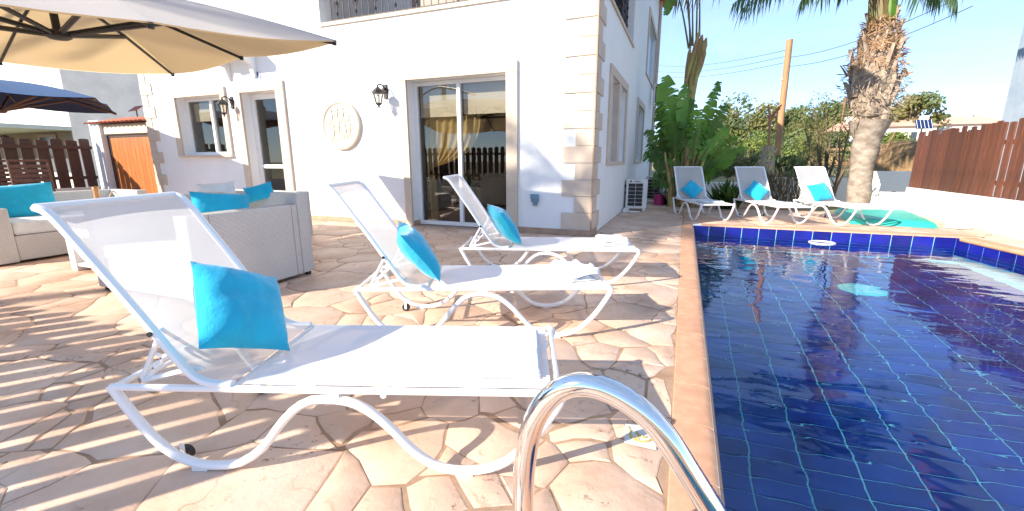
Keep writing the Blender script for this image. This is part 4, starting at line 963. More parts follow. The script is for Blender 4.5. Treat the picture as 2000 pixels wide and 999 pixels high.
sl = empty('solar_lamp', (-11.35, 6.25, 2.05), label='small solar lamp on a stalk on the tiled gate head', cat='lamp')
MB().tube([(0, 0, 0), (0, 0, .14)], .012, 6).build('stalk', M['darkmetal'], sl); MB().obox((-.02, 0, .17), (.13, 0, .04), (0, .08, .02), (0, 0, .01)).build('panel', M['solar'], sl)
# neighbour's house
nb = empty('neighbour_house', (-20, 9, 0), label='pale neighbouring house with a porch behind the dark fence', cat='house')
MB().box(-12, -.16, -.0, 14, -.1, 7).build('wall', M['farwhite'], nb); 
MB().box(-12, -.15, -2.2, -.002, 2.15, 2.28).build('porch_roof', M['awning'], nb)
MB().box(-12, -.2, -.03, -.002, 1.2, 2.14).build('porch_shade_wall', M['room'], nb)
f_ = empty('window'); f_.parent = nb; MB().box(-2.3, -1.1, -.08, -.035, 1.25, 2.05).build('frame', M['balcdoor'], f_); MB().box(-2.15, -1.25, -.09, -.082, 1.35, 1.95).build('pane', M['farglass'], f_)
MB().box(-.9, -.6, -2.1, -1.9, 0, 2.15).build('porch_post', M['farwhite'], nb)
MB().lathe([(.0, .1), (.12, .05), (.14, -.1), (.07, -.32), (.0, -.35)], (-3.2, -.6, 1.95), 8).build('porch_lamp', M['iron'], nb)
def wchair(loc, rz, label):
    t = empty('wicker_chair', loc, rz, label=label, cat='chair', group='brown wicker chairs by the dark fence')
    for i in range(7): MB().grid(lambda u, v, i=i: Vector((-.24 + u * .48, .05 * math.sin(math.pi * u) + .04 * i / 7, .46 + i * .085 + v * .06)), 8, 1).build('back_strap', M['wicker_brown'], t)
    for x in (-.25, .25): MB().tube([(x, 0, 0), (x, .0, .5), (x, .05, 1.1)], .02, 6).build('back_post', M['wicker_brown'], t)
    for x in (-.25, .25): MB().tube([(x, -.5, 0), (x, -.5, .45)], .02, 6).build('leg', M['wicker_brown'], t)
    MB().box(-.26, .26, -.52, .02, .40, .45).build('seat', M['wicker_brown'], t, bevel=.01); MB().tube([(-.25, .05, 1.1), (.25, .05, 1.1)], .022, 6).build('top_rail', M['wicker_brown'], t)
for i, px in enumerate((66, 22)):
    p = at(px, 360, 4.3 + .15 * i); wchair((p.x, p.y, 0), R(78), ['brown wicker chair back nearest the gate, before the dark fence', 'second brown wicker chair back from the gate, before the dark fence'][i])

# ================================================================ MATTRESS
mt = empty('pool_mattress', (3.33, 9.75, 0), label='turquoise pool mat lying between the far loungers and the fence wall', cat='mat')
pm = MB(); pts = [(2.70, 8.95), (3.84, 8.82), (4.22, 10.9), (2.98, 11.0)]
def matf(u, v):
    a = Vector(pts[0]).lerp(Vector(pts[1]), u); c = Vector(pts[3]).lerp(Vector(pts[2]), u); p = a.lerp(c, v); e_ = min(1, min(u, 1 - u, v, 1 - v) * 14) ** .5
    return Vector((p.x - 3.33, p.y - 9.75, .10 * e_ + .014 * noise.noise(Vector((p.x * 3, p.y * 3, 0))) * e_ + .002))
pm.grid(matf, 24, 30); pm.build('mat_cover', M['teal'], mt)
MB().tube([(.58, -.92, .05), (.85, -.95, .05)], .04, 8).build('end_roll', M['frame'], mt)

# ================================================================ PLANTS
def blade(m, p0, p1, w_, drop=0, curl=.0, n=4, up=Vector((0, 0, 1))):
    p0, p1 = Vector(p0), Vector(p1); d = p1 - p0; s = d.cross(up); s = s.normalized() if s.length > 1e-5 else Vector((1, 0, 0)); vs = []
    for i in range(n + 1):
        f = i / n; c = p0 + d * f - Vector((0, 0, drop * f * f)); ww = w_ * (math.sin(math.pi * min(1, f * .9 + .1)) ** .6 if f < 1 else .0)
        vs += [c - s * ww / 2, c + s * ww / 2]
    m.add(vs, [(2 * i, 2 * i + 1, 2 * i + 3, 2 * i + 2) for i in range(n)], True)
def banana_leaf(base, tip, width, bend, rs, mat, splits=.35, petiole=.45, twist=None):
    """long stalk then a broad blade, torn into strips along the side veins"""
    base, tip = Vector(base), Vector(tip); st = (tip - base); pts = []
    for i in range(15):
        f = i / 14; pts.append(base + st * f + Vector((0, 0, bend * math.sin(math.pi * min(1, f)) * (1 - .0 * f))))
    m = MB(); m.tube(pts[:9], [.022 - .0015 * i for i in range(9)], 6); ns = len(m.f)
    fine = smooth_path(pts, 3); k0 = int(len(fine) * petiole); bl = fine[k0:]; nn = len(bl)
    tw = twist if twist is not None else rs.uniform(-.55, .55); vd = Vector((rs.uniform(-.5, .5), -1, rs.uniform(-.1, .7))).normalized()
    for side in (-1, 1):
        i = 0
        while i < nn - 1:
            step = rs.choice((1, 1, 2, 2, 3, 4)); j = min(nn - 1, i + step); gap = rs.random() < splits; vs = []
            for q in (i, j):
                f = q / (nn - 1); t_ = (bl[min(nn - 1, q + 1)] - bl[max(0, q - 1)]).normalized(); s = t_.cross(vd); s = s.normalized() if s.length > .01 else Vector((1, 0, 0)); u_ = s.cross(t_)
                s2 = (s * math.cos(tw) + u_ * math.sin(tw)); u2 = s2.cross(t_) * -1
                ww = width / 2 * (math.sin(math.pi * (f * .88 + .08)) ** .55); dr = rs.uniform(.05, .35) if gap else .18
                fwd = t_ * ww * .35
                shrink = .80 if (gap and q == j) else 1
                e1 = bl[q] + s2 * side * ww * .55 * shrink + u2 * ww * .12 + fwd * .5; e2 = bl[q] + s2 * side * ww * shrink - Vector((0, 0, ww * dr)) + fwd
                if gap and q == j: e2 = e2 - fwd * .95; e1 = e1 - fwd * .25
                vs += [bl[q], e1, e2]
            m.add(vs, [(0, 3, 4, 1), (1, 4, 5, 2)], True); i = j
    idx = [1] * ns + [0] * (len(m.f) - ns)
    return m.mesh('leaf', [mat, M['stalk']], 80, idx)
sp = empty('banana_plant', (.0, 11.1, 0), label='tall bird of paradise clump with torn banana like leaves beside the house', cat='plant')
rs = random.Random(21)
targets = [(1298, 150, .42), (1338, 165, .3), (1405, 160, .22), (1420, 205, .34), (1392, 255, .34), (1440, 268, .30), (1330, 225, .42), (1288, 215, .34), (1262, 255, .28), (1258, 300, .36), (1300, 270, .4), (1350, 250, .4), (1380, 300, .42),
           (1320, 300, .42), (1275, 345, .36), (1410, 300, .3), (1365, 215, .34), (1285, 190, .28), (1345, 300, .36), (1455, 285, .22), (1370, 330, .36), (1310, 190, .36), (1430, 320, .28), (1395, 340, .3), (1268, 280, .3), (1335, 265, .42), (1300, 330, .4), (1350, 195, .3), (1310, 240, .4), (1378, 240, .34), (1362, 275, .4), (1280, 320, .4), (1400, 230, .26), (1345, 340, .4), (1290, 365, .3), (1425, 250, .24), (1325, 195, .34), (1390, 285, .36), (1315, 355, .34)]
for i, (px, py, wd) in enumerate(targets):
    Y = 11.1 + rs.uniform(-.5, .5); tp = at(px, py, Y); bs = Vector((rs.uniform(-.25, .15) + (tp.x - .0) * .12, 11.1 + rs.uniform(-.3, .3), rs.uniform(0, .5)))
    me = banana_leaf(bs, tp - Vector((0, 0, .0)), wd * 1.32, rs.uniform(.10, .35), rs, M['L1'], .75, .38)
    o = inst('leaf', me, sp); o.location = -Vector(sp.location)
# thick stems at the base of the clump
for i in range(9):
    x = -.25 + i * .055 + rs.uniform(-.03, .03); y = 11.0 + rs.uniform(-.2, .2); o = MB().tube([(x, y, 0), (x + rs.uniform(-.05, .05), y, .5), (x + (i - 4) * .05, y, 1.25)], [.06, .05, .025], 8).build('stem', M['sheath'], sp); o.location = -Vector(sp.location)
# tall sheathed stem with crown above
ts = empty('tall_sheathed_plant', (.05, 10.9, 0), label='tall sheathed banana like stem rising above the clump to the top of the frame', cat='plant')
P1 = [at(1330, 400, 10.9), at(1342, 300, 10.9), at(1350, 190, 10.9), at(1360, 120, 10.9), at(1365, 60, 10.9), at(1352, 20, 10.9)]
def rel(o, p): return Vector(p) - Vector(o.location)
MB().tube([rel(ts, p) for p in P1[:4]], [.07, .07, .08, .10], 10).build('stem', M['sheath'], ts)
for k, (xa, ya, xb, yb, w0, w1) in enumerate(((1342, 170, 1372, 68, .10, .15), (1352, 160, 1380, 74, .08, .13), (1346, 190, 1360, 110, .10, .12), (1338, 175, 1348, 92, .07, .08), (1356, 165, 1378, 95, .06, .10), (1340, 160, 1366, 60, .05, .07))):
    m = MB(); a, c = rel(ts, at(xa, ya, 10.9 - .03 * k)), rel(ts, at(xb, yb, 10.85 - .03 * k)); m.tube([a, a.lerp(c, .5), a.lerp(c, .85), c], [w0 * .5, w1 * .62, w1 * .5, .012], 8, flat=.5, up=(1, 0, 0)); m.build('sheath', M['sheath'], ts)
for i, (xa, ya, xb, yb, bnd) in enumerate(((1348, 95, 1335, -60, .3), (1353, 90, 1350, -90, .1), (1360, 80, 1362, -100, .1), (1366, 72, 1366, -80, .1), (1345, 95, 1290, -15, .55), (1350, 90, 1300, 30, .95))):
    me = banana_leaf(at(xa, ya, 10.9), at(xb, yb, 10.9 + rs.uniform(-.3, .3)), .34, bnd, rs, M['L1'], .9, .5); o = inst('leaf', me, ts); o.location = -Vector(ts.location)
# low dark bush of spear leaves
bb = empty('spear_leaf_bush', (.95, 11.0, 0), label='low dark green spear leaved bush behind the first far lounger', cat='plant')
m = MB()
for i in range(170):
    a = rs.uniform(0, 6.28); r_ = rs.uniform(.1, .5); h_ = rs.uniform(.3, .72); p0 = Vector((rs.uniform(-.2, .2), rs.uniform(-.25, .25), 0)); blade(m, p0, p0 + Vector((math.cos(a) * r_ * 1.2, math.sin(a) * r_, h_)), rs.uniform(.05, .10), rs.uniform(.0, .18), n=5)
m.build('spear_leaves', M['L2'], bb, kind='stuff')
bo2 = MB()
for px, py in ((1395, 375), (1398, 372)): 
    p = rel(bb, at(px, py, 10.7)); blade(bo2, p, p + Vector((.06, 0, .05)), .03); blade(bo2, p, p + Vector((-.03, 0, .07)), .03)
M['orange'] = nm('orange_flower', (.8, .22, .04), None, 5, .6); bo2.build('flower', M['orange'], bb)
# underplanting beneath the banana clump
ub = empty('leafy_underplanting', (-.2, 11.6, 0), label='dark leaves under the banana clump behind the air conditioner', cat='plant')
m = MB()
for i in range(140):
    a = rs.uniform(0, 6.28); r_ = rs.uniform(.1, .45); p0 = Vector((rs.uniform(-.35, .55), rs.uniform(-.3, .3), 0)); blade(m, p0, p0 + Vector((math.cos(a) * r_, math.sin(a) * r_, rs.uniform(.15, .5))), rs.uniform(.05, .12), rs.uniform(0, .2), n=4)
m.build('leaves', M['L2'], ub, kind='stuff')

# ---- the big palm
pb = Vector((3.6, 11.6, 0)); palm = empty('palm_tree', pb, label='thick palm with shaggy swollen head of old leaf bases behind the pool', cat='palm tree')
cl = [(1674, 425), (1676, 400), (1683, 330), (1694, 270), (1702, 215), (1706, 165), (1713, 110), (1720, 60), (1724, 15)]
wd = [58, 54, 54, 64, 112, 140, 108, 70, 42]
pts = [rel(palm, at(x, y, 11.6)) for x, y in cl]; pts[0].z = -.05
rad = [w_ / 2 / FPX * 9.45 * .71 for w_ in wd]   # the last factor: how much a round trunk widens this far off axis
sp_ = smooth_path(pts, 5); rsp = []
for i in range(len(sp_)):
    f = i / 5; a = min(int(f), len(rad) - 2); rsp.append((rad[a] + (rad[a + 1] - rad[a]) * (f - a)) * (1 + .02 * math.sin(i * 2.1)))
low = int(len(sp_) * .42)
M['palmbark'] = nm('pale_ringed_bark', (.40, .335, .275), (.20, .155, .12), 5, .9, .9, 9, stretch=(1, 1, 1.7), dist=.02)
tm = MB(); tm.tube(sp_[:low + 2], rsp[:low + 2], 22)
for vi, v in enumerate(tm.v):
    q = Vector(v); ring = .010 * math.sin(q.z * 40 + 2 * noise.noise(q * 3)) + .02 * noise.noise(q * 4); c_ = min(sp_, key=lambda s: abs(s.z - q.z)); d_ = Vector((q.x - c_.x, q.y - c_.y, 0)); tm.v[vi] = tuple(q + d_.normalized() * ring if d_.length > 1e-4 else q)
tm.build('trunk', M['palmbark'], palm)
MB().tube(sp_[low:], [r_ * .72 for r_ in rsp[low:]], 16).build('upper_trunk', M['fibergrey'], palm)
# leaf bases (boots) wrapped round the head
rp = random.Random(5); H0, H1 = low - 1, len(sp_) - 3
boots = []
for k in range(34):
    f = k / 33; i = int(H0 + f * (H1 - H0)); c_ = sp_[i]; a = k * 2.4 + rp.uniform(-.3, .3); r_ = rsp[i] * .70; out = Vector((math.cos(a), math.sin(a), 0)); ln = rp.uniform(.6, .95) * (1 - .5 * f); side = Vector((-math.sin(a), math.cos(a), 0)); wb = .27 * (1 - .55 * f)
    m = MB(); vs = []; lean = rp.uniform(.02, .16)
    for q in range(6):
        g_ = q / 5; c2 = c_ + out * (r_ + .03 + lean * g_ * g_) + Vector((0, 0, ln * g_ - .15)) + side * rp.uniform(-.01, .01); ww = wb * (1.25 - 1.0 * g_ ** .8)
        vs += [c2 - side * ww / 2 - out * .045, c2 + out * .02, c2 + side * ww / 2 - out * .045]
    m.add(vs, [(3 * q, 3 * q + 1, 3 * q + 4, 3 * q + 3) for q in range(5)] + [(3 * q + 1, 3 * q + 2, 3 * q + 5, 3 * q + 4) for q in range(5)], True)
    o = m.build('leaf_base', M['boot'], palm); md_ = o.modifiers.new('s', 'SOLIDIFY'); md_.thickness = .012
m = MB()
for k in range(1500):
    f = rp.random() ** .7; i = int(H0 + 1 + f * (H1 - H0 - 1)); c_ = sp_[i]; a = rp.uniform(0, 6.28); out = Vector((math.cos(a), math.sin(a), 0)); side = Vector((-math.sin(a), math.cos(a), 0)); p = c_ + out * rsp[i] * rp.uniform(.78, 1.06)
    d_ = (side * rp.uniform(-1, 1) + Vector((0, 0, rp.uniform(-.9, .7))) + out * rp.uniform(0, .7)).normalized(); blade(m, p, p + d_ * rp.uniform(.06, .24), rp.uniform(.008, .028), n=2, up=out)
nsp = len(m.f); fz = [m.v[f_[0]][2] for f_ in m.f]; zc_ = sp_[H0].z + .50 * (sp_[H1].z - sp_[H0].z)
mf = inst('fibre', m.mesh('fibre', [M['fiber'], M['fibergrey']], 60, [1 if z_ < zc_ else 0 for z_ in fz]), palm); tag(mf, kind='stuff')
for k, (x, y, dx, dy) in enumerate(((1655, 150, -14, -22), (1652, 190, -8, 45), (1758, 95, 18, -24), (1762, 150, 22, -10), (1766, 135, 8, 12), (1735, 100, 28, -30), (1662, 150, -10, -14), (1748, 260, -24, 45))):
    p = rel(palm, at(x, y, 11.45)); q = rel(palm, at(x + dx, y + dy, 11.3)); MB().tube([p, p.lerp(q, .5) + Vector((0, 0, .01)), q], [.03, .022, .008], 5, flat=.5).build('dead_stalk', M['fiber'], palm)
# green crown shaft and fronds
for x, w_ in ((1716, 26), (1733, 22)):
    MB().tube([rel(palm, at(x, 42, 11.55)), rel(palm, at(x + 2, 0, 11.55)), rel(palm, at(x + 4, -60, 11.55))], [w_ / 2 / 72, w_ / 2 / 70, .06], 8).build('green_shaft', M['stalk'] if w_ > 24 else M['L1'], palm)
crown = rel(palm, at(1728, -45, 11.6))
def frond(m, p0, az, elev, ln, drop, rs_, lw=.03, ll=.55, nl=46, hang=.75, stalkm=None):
    d = Vector((math.cos(az), math.sin(az), 0)); pts_ = []
    for i in range(15):
        f = i / 14; pts_.append(p0 + d * (ln * f * math.cos(elev) * (1 - .12 * f)) + Vector((0, 0, ln * math.sin(elev) * f - drop * f ** 2.1)))
    m.tube(pts_, [.028 * (1 - .85 * i / 14) + .003 for i in range(15)], 5)
    ns = len(m.f)
    for i in range(nl):
        f = .16 + .84 * i / nl; q = f * 14; a = min(int(q), 13); p = pts_[a].lerp(pts_[a + 1], q - a); t_ = (pts_[a + 1] - pts_[a]).normalized(); s = t_.cross(Vector((0, 0, 1))).normalized()
        for sd in (-1, 1):
            l_ = ll * math.sin(math.pi * (f * .8 + .12)) ** .6 * rs_.uniform(.8, 1.1); e_ = p + (s * sd * rs_.uniform(.45, .75) + t_ * .45 + Vector((0, 0, .1))) * l_ * .8; blade(m, p, e_, lw * rs_.uniform(.8, 1.2), l_ * hang * rs_.uniform(.7, 1.2), n=4)
    return ns
for k in range(17):
    m = MB(); a = k * 2.399; el = R(66 - k * 2.4); ln_ = rp.uniform(2.1, 2.5); frond(m, crown, a, el, ln_, ln_ * math.sin(el) * rp.uniform(.75, .95), rp, ll=.5, hang=.8); m.build('frond', M['L3'], palm)
# fronds that hang into the top of the picture
def arch_frond(m, p0, p1, rise, rs_, ll, hang, nl=60):
    p0, p1 = Vector(p0), Vector(p1); c_ = p0.lerp(p1, .5) + Vector((0, 0, rise)); P = [p0 * (1 - f) ** 2 + c_ * 2 * f * (1 - f) + p1 * f * f for f in [i / 14 for i in range(15)]]
    m.tube(P, [.026 * (1 - .85 * i / 14) + .003 for i in range(15)], 5)
    for i in range(nl):
        f = .14 + .86 * i / nl; q_ = f * 14; a = min(int(q_), 13); p = P[a].lerp(P[a + 1], q_ - a); t_ = (P[a + 1] - P[a]).normalized(); s_ = t_.cross(Vector((0, 0, 1))).normalized()
        for sd in (-1, 1):
            l_ = ll * math.sin(math.pi * (f * .75 + .15)) ** .5 * rs_.uniform(.75, 1.1); blade(m, p, p + (s_ * sd * rs_.uniform(.35, .7) + t_ * rs_.uniform(.2, .5)) * l_ * .6, rs_.uniform(.018, .03), l_ * hang * rs_.uniform(.7, 1.15), n=4)
for (x, y, Y) in ((1446, 22, 10.6), (1430, 10, 11.0), (1318, 5, 11.2), (1600, -5, 10.2), (1565, 2, 11.2), (1640, -20, 11.8), (1870, 5, 11.0), (1800, -2, 10.4), (1835, 0, 11.6), (1500, -60, 12.5), (1900, -40, 12.0)):
    tp = rel(palm, at(x, y, Y)); m = MB(); arch_frond(m, crown, tp, 1.0, rp, .62, .95); m.build('frond', M['L3'], palm)

# cut palm stalk with orange stubs
cs = empty('dead_palm_stalk', at(1498, 360, 14.5), label='dead palm stalk with orange stubs and a shaggy base behind the middle far lounger', cat='plant'); cs.location.z = 0
q = lambda x, y, Y=14.5: rel(cs, at(x, y, Y))
MB().tube([q(1493, 370), q(1496, 320), q(1501, 285)], [.24, .22, .14], 10).build('shaggy_base', M['boot'], cs)
MB().tube([q(1501, 290), q(1503, 260), q(1504, 225)], [.045, .032, .04], 8).build('stalk', M['polewood'], cs)
for x, y in ((1500, 205), (1515, 218), (1527, 205), (1498, 225), (1518, 228), (1524, 212)): MB().tube([q(1505, 235), q(1505, 228).lerp(q(x, y), .6), q(x, y)], [.032, .03, .016], 6).build('stub', M['gatewood'] if x % 2 else M['polewood'], cs)
m = MB()
for i in range(160): p = q(rs.uniform(1484, 1506), rs.uniform(292, 365)); blade(m, p, p + Vector((rs.uniform(-.1, .1), rs.uniform(-.2, 0), rs.uniform(-.2, .05))), .03, n=2)
m.build('dry_fibre', M['fiber'], cs, kind='stuff')
# brown dried bush between loungers
db = empty('dried_bush', (1.95, 11.7, 0), label='dry brown twiggy bush between the middle and right far loungers', cat='bush')
m = MB()
for i in range(1100):
    a = rs.uniform(0, 6.28); r_ = .6 * math.sqrt(rs.random()); p = Vector((math.cos(a) * r_, math.sin(a) * r_ * .7, rs.uniform(.0, .75) * (1 - .3 * r_))); blade(m, p, p + Vector((rs.uniform(-.1, .1), rs.uniform(-.1, .1), rs.uniform(.05, .25))), rs.uniform(.008, .03), n=2)
m.build('dry_twigs', M['T4'], db, kind='stuff')
m = MB()
for i in range(240):
    p = Vector((rs.uniform(-.5, .6), rs.uniform(-.3, .3), rs.uniform(.55, 1.25))); blade(m, p, p + Vector((rs.uniform(-.12, .12), rs.uniform(-.1, .1), rs.uniform(.0, .15))), rs.uniform(.02, .05), n=2)
m.build('green_tips', M['T2'], db, kind='stuff')
# young bare tree
def bare(name, label, base, tips, r0, mat, leaf=None, nleaf=0):
    t = empty(name, base, label=label, cat='tree'); rr = random.Random(int(base.x * 100)); trunk = MB(); lf = MB()
    for tp in tips:
        tp = Vector(tp) - base; mid = tp * .45 + Vector((rr.uniform(-.1, .1), 0, -.05)); p = smooth_path([(0, 0, 0), mid, tp], 5); trunk.tube(p, [r0 * (1 - .8 * i / (len(p) - 1)) for i in range(len(p))], 6)
        for k in range(4):
            s_ = p[3 + k * 2 if 3 + k * 2 < len(p) else -1]; e_ = s_ + Vector((rr.uniform(-.5, .5), rr.uniform(-.3, .3), rr.uniform(.2, .6))) * tp.length * .3; trunk.tube([s_, e_], [r0 * .3, .004], 5)
            for _ in range(nleaf // 4): c_ = e_ + Vector((rr.gauss(0, .22), rr.gauss(0, .2), rr.gauss(0, .16))); blade(lf, c_, c_ + Vector((rr.uniform(-.12, .12), rr.uniform(-.1, .1), rr.uniform(-.05, .12))), .035, n=2)
    trunk.build('branches', mat, t)
    if nleaf: lf.build('foliage', leaf, t, kind='stuff')
    return t
bt0 = at(1622, 395, 12.3); bt0.z = 0
bare('bare_shrub', 'leafless forked shrub left of the palm trunk', bt0, [at(1662, 240, 12.3), at(1640, 270, 12.5), at(1668, 300, 12.0), at(1650, 335, 12.2)], .05, M['bark'])
for k, (x, yb, yt, Y, lab) in enumerate(((1588, 330, 215, 24, 'thin olive sapling with sparse leaves, the left one behind the far loungers'), (1614, 345, 200, 20, 'taller thin olive sapling just left of the bare shrub'))):
    b0 = at(x, yb, Y); b0.z = ground_z(b0.x, b0.y); bare('sparse_tree', lab, b0, [at(x + dx, yt + dy, Y) for dx, dy in ((-22, 10), (0, 0), (18, 16), (30, 40), (-10, 40))], .06, M['bark'], M['T1'], 420)

# ---- background trees
def tree(name, label, px, ptop, pbot, Y, wpx, mats, seed, dens_=1700, trunk=True, group=None, leaf=.20):
    rr = random.Random(seed); top = at(px, ptop, Y); bot = at(px, pbot, Y); sc_ = Y * 1.0 / FPX * math.hypot(1, (px - 1000) / FPX * .3) * 1.08
    gz = ground_z(bot.x, bot.y); base = Vector((top.x, top.y, gz)); t = empty(name, base, label=label, cat='tree' if trunk else 'shrub', group=group)
    Wd = wpx * sc_; Hh = top.z - bot.z; zc = bot.z - gz + Hh * .5
    tr = MB(); tr.tube([(0, 0, -.2), (Wd * .02, 0, zc * .5), (0, 0, zc + Hh * .2)], [Hh * .06 + .05, Hh * .05, Hh * .02], 7)
    clumps = []
    for k in range(22):
        a = rr.uniform(0, 6.28); r_ = math.sqrt(rr.random()); z_ = rr.uniform(-.5, .5); wz = math.sqrt(max(.05, 1 - (z_ * 1.7) ** 2)); c_ = Vector((math.cos(a) * r_ * Wd * .42 * wz, math.sin(a) * r_ * Wd * .35 * wz, zc + z_ * Hh * .82)); cr = rr.uniform(.14, .26) * min(Wd, Hh * 1.3)
        clumps.append((c_, cr)); tr.tube([(0, 0, zc - Hh * .3), c_ * .6 + Vector((0, 0, zc * .4 - Hh * .05)), c_], [Hh * .025, Hh * .015, .01], 5)
    (tr if trunk else tr).build('trunk', M['bark'], t)
    for mi, mt_ in enumerate(mats):
        m = MB()
        for k, (c_, cr) in enumerate(clumps):
            if k % len(mats) != mi: continue
            for _ in range(int(dens_ / 18)):
                v = Vector((rr.gauss(0, 1), rr.gauss(0, 1), rr.gauss(0, 1))).normalized() * cr * rr.uniform(.55, 1.05); v.z *= .75; p = c_ + v; n_ = (v.normalized() + Vector((rr.uniform(-.8, .8), rr.uniform(-.8, .8), rr.uniform(-.3, .9)))).normalized(); a_ = n_.orthogonal().normalized(); b_ = n_.cross(a_); s_ = leaf * rr.uniform(.5, 1.2) * Y / 45
                m.add([p - a_ * s_, p + b_ * s_ * .5, p + a_ * s_, p - b_ * s_ * .5], [(0, 1, 2, 3)])
        m.build('crown', mt_, t)
    return t
T1, T2, T3 = M['T1'], M['T2'], M['T3']
for (px, a, b_, Y, w_, ms, lab) in (
    (1452, 198, 300, 50, 120, [T1, T2], 'wide olive green tree right of the banana plant'),
    (1415, 215, 300, 46, 60, [T2, T1], 'tree half hidden by the banana leaves'),
    (1550, 215, 300, 52, 70, [T2], 'dark green tree right behind the wooden pole'),
    (1612, 200, 292, 48, 90, [T1, T2], 'tall olive tree between the pole and the palm'),
    (1655, 205, 280, 56, 60, [T2, T1], 'grey green tree touching the left of the palm head'),
    (1785, 188, 262, 62, 76, [T1, T1, T2], 'golden olive tree right of the palm trunk above the red roofs'),
    (1752, 210, 262, 66, 40, [T1, T2], 'small golden tree next to the palm trunk, left of the other golden tree'),
    (1838, 226, 240, 90, 22, [T2], 'small dark distant tree above the far red roof')):
    tree('background_tree', lab, px, a, b_, Y, w_, ms, px, 3200 if px < 1700 else 1500, group='trees beyond the garden')
for i, (px, a, b_, Y, w_, ms, lab) in enumerate((
    (1420, 278, 345, 24, 90, [T2, T3], 'bright green shrub right of the banana clump'),
    (1470, 258, 330, 32, 110, [T3, T2], 'lime green shrub left of the pole'),
    (1540, 255, 325, 36, 80, [T3, T2], 'round green shrub right behind the pole foot'),
    (1575, 262, 330, 30, 70, [T2, T3], 'mid green shrub right of the pole'),
    (1535, 305, 350, 17, 60, [T2], 'leafy shrub just behind the dried bush'),
    (1450, 305, 350, 19, 90, [T2, M['T5']], 'yellowish shrub behind the first two far loungers'),
    (1390, 290, 350, 18, 60, [T2, T3], 'dense green shrub at the right edge of the banana leaves'),
    (1630, 260, 300, 40, 50, [T2], 'dark round shrub left of the palm trunk'),
    (1738, 255, 300, 30, 46, [T3], 'small bright palm like shrub right of the palm trunk'),
    (1570, 335, 372, 15, 70, [T2, M['T4']], 'low leafy shrub behind the right far lounger'))):
    tree('garden_shrub', lab, px, a, b_, Y, w_, ms, 100 + i, 2600, False, 'shrubs beyond the terrace', .13)
# dry grass on the field
m = MB()
for i in range(9000):
    y = 14.9 + 40 * rs.random() ** 1.6; x = rs.uniform(-.5, 12) * (1 + y / 40); z = ground_z(x, y); blade(m, (x, y, z), (x + rs.uniform(-.1, .1), y, z + rs.uniform(.15, .5)), .05 * (1 + y / 30), n=1)
m.build('dry_grass', M['T5'], kind='stuff', label='dry straw coloured grass on the field beyond the garden', cat='grass')
m = MB()
for i in range(26):
    cx_, cy_ = rs.uniform(0, 30), rs.uniform(24, 75); cx_ *= .4 + cy_ / 50
    z = ground_z(cx_, cy_); sr = rs.uniform(.5, 1.5)
    for _ in range(260):
        v = Vector((rs.gauss(0, 1), rs.gauss(0, 1), abs(rs.gauss(0, .8)))).normalized() * sr * rs.uniform(.5, 1); p = Vector((cx_, cy_, z)) + v; n_ = Vector((rs.uniform(-1, 1), rs.uniform(-1, 1), rs.uniform(-.2, 1))).normalized(); a_ = n_.orthogonal().normalized() * .16; b2_ = n_.cross(a_.normalized()) * .1
        m.add([p - a_, p + b2_, p + a_, p - b2_], [(0, 1, 2, 3)])
m.build('scrub', T2, kind='stuff', label='low scrub scattered over the far slope', cat='scrub')
# hedge dome behind the fence
hd = empty('dry_hedge', at(1757, 330, 17), label='rounded brown clipped hedge left of the plank fence', cat='hedge'); hd.location.z = 0
top = at(1760, 274, 17).z; hw = 47 / FPX * 17 * 1.12; m = MB()
m.lathe([(hw, 0), (hw * 1.02, top * .35), (hw * .93, top * .6), (hw * .72, top * .82), (hw * .4, top * .96), (.01, top)], n=28); m.build('core', M['hedge'], hd)
m = MB()
for i in range(5200):
    a = rs.uniform(math.pi * .8, math.pi * 2.2); f = rs.random() ** .8; z_ = top * f; r_ = hw * (1.03 if f < .35 else math.sqrt(max(0.01, 1 - ((f - .3) / .72) ** 2))); p = Vector((math.cos(a) * r_, math.sin(a) * r_, z_)); blade(m, p, p + Vector((rs.uniform(-.06, .06), rs.uniform(-.06, .06), rs.uniform(-.03, .06))), .03, n=1)
m.build('leaves', M['T5'], hd, kind='stuff')

# ---- pole, wires
pl = empty('utility_pole', at(1518, 300, 22), label='leaning brown wooden utility pole against the sky', cat='pole'); pl.location.z = 0
MB().tube([rel(pl, at(1516, 345, 22)), rel(pl, at(1518, 300, 22)), rel(pl, at(1530, 190, 22)), rel(pl, at(1542.5, 78, 22))], [.135, .13, .125, .12], 12).build('post', M['polewood'], pl)
MB().lathe([(0, .06), (.05, .05), (.06, 0), (.0, -.05)], rel(pl, at(1527, 156, 22)), 10).build('insulator', M['frame'], pl)
def wire(a, c, sag, label):
    p = [a.lerp(c, i / 20) - Vector((0, 0, sag * 4 * (i / 20) * (1 - i / 20))) for i in range(21)]; MB().tube(p, .009, 4).build('cable', M['darkmetal'], label=label, cat='cable', group='overhead cables')
wire(at(1545, 112, 22), at(1905, -20, 14), .25, 'upper overhead cable running right from the pole'); wire(at(1543, 130, 22), at(1900, 12, 14), .25, 'lower overhead cable running right from the pole')
for k, (ya, yb) in enumerate(((128, 96), (140, 108), (150, 120))): wire(at(1285, ya, 40), at(1545, yb, 22), .3, ['topmost', 'middle', 'lowest'][k] + ' faint cable running left from the pole to the house')

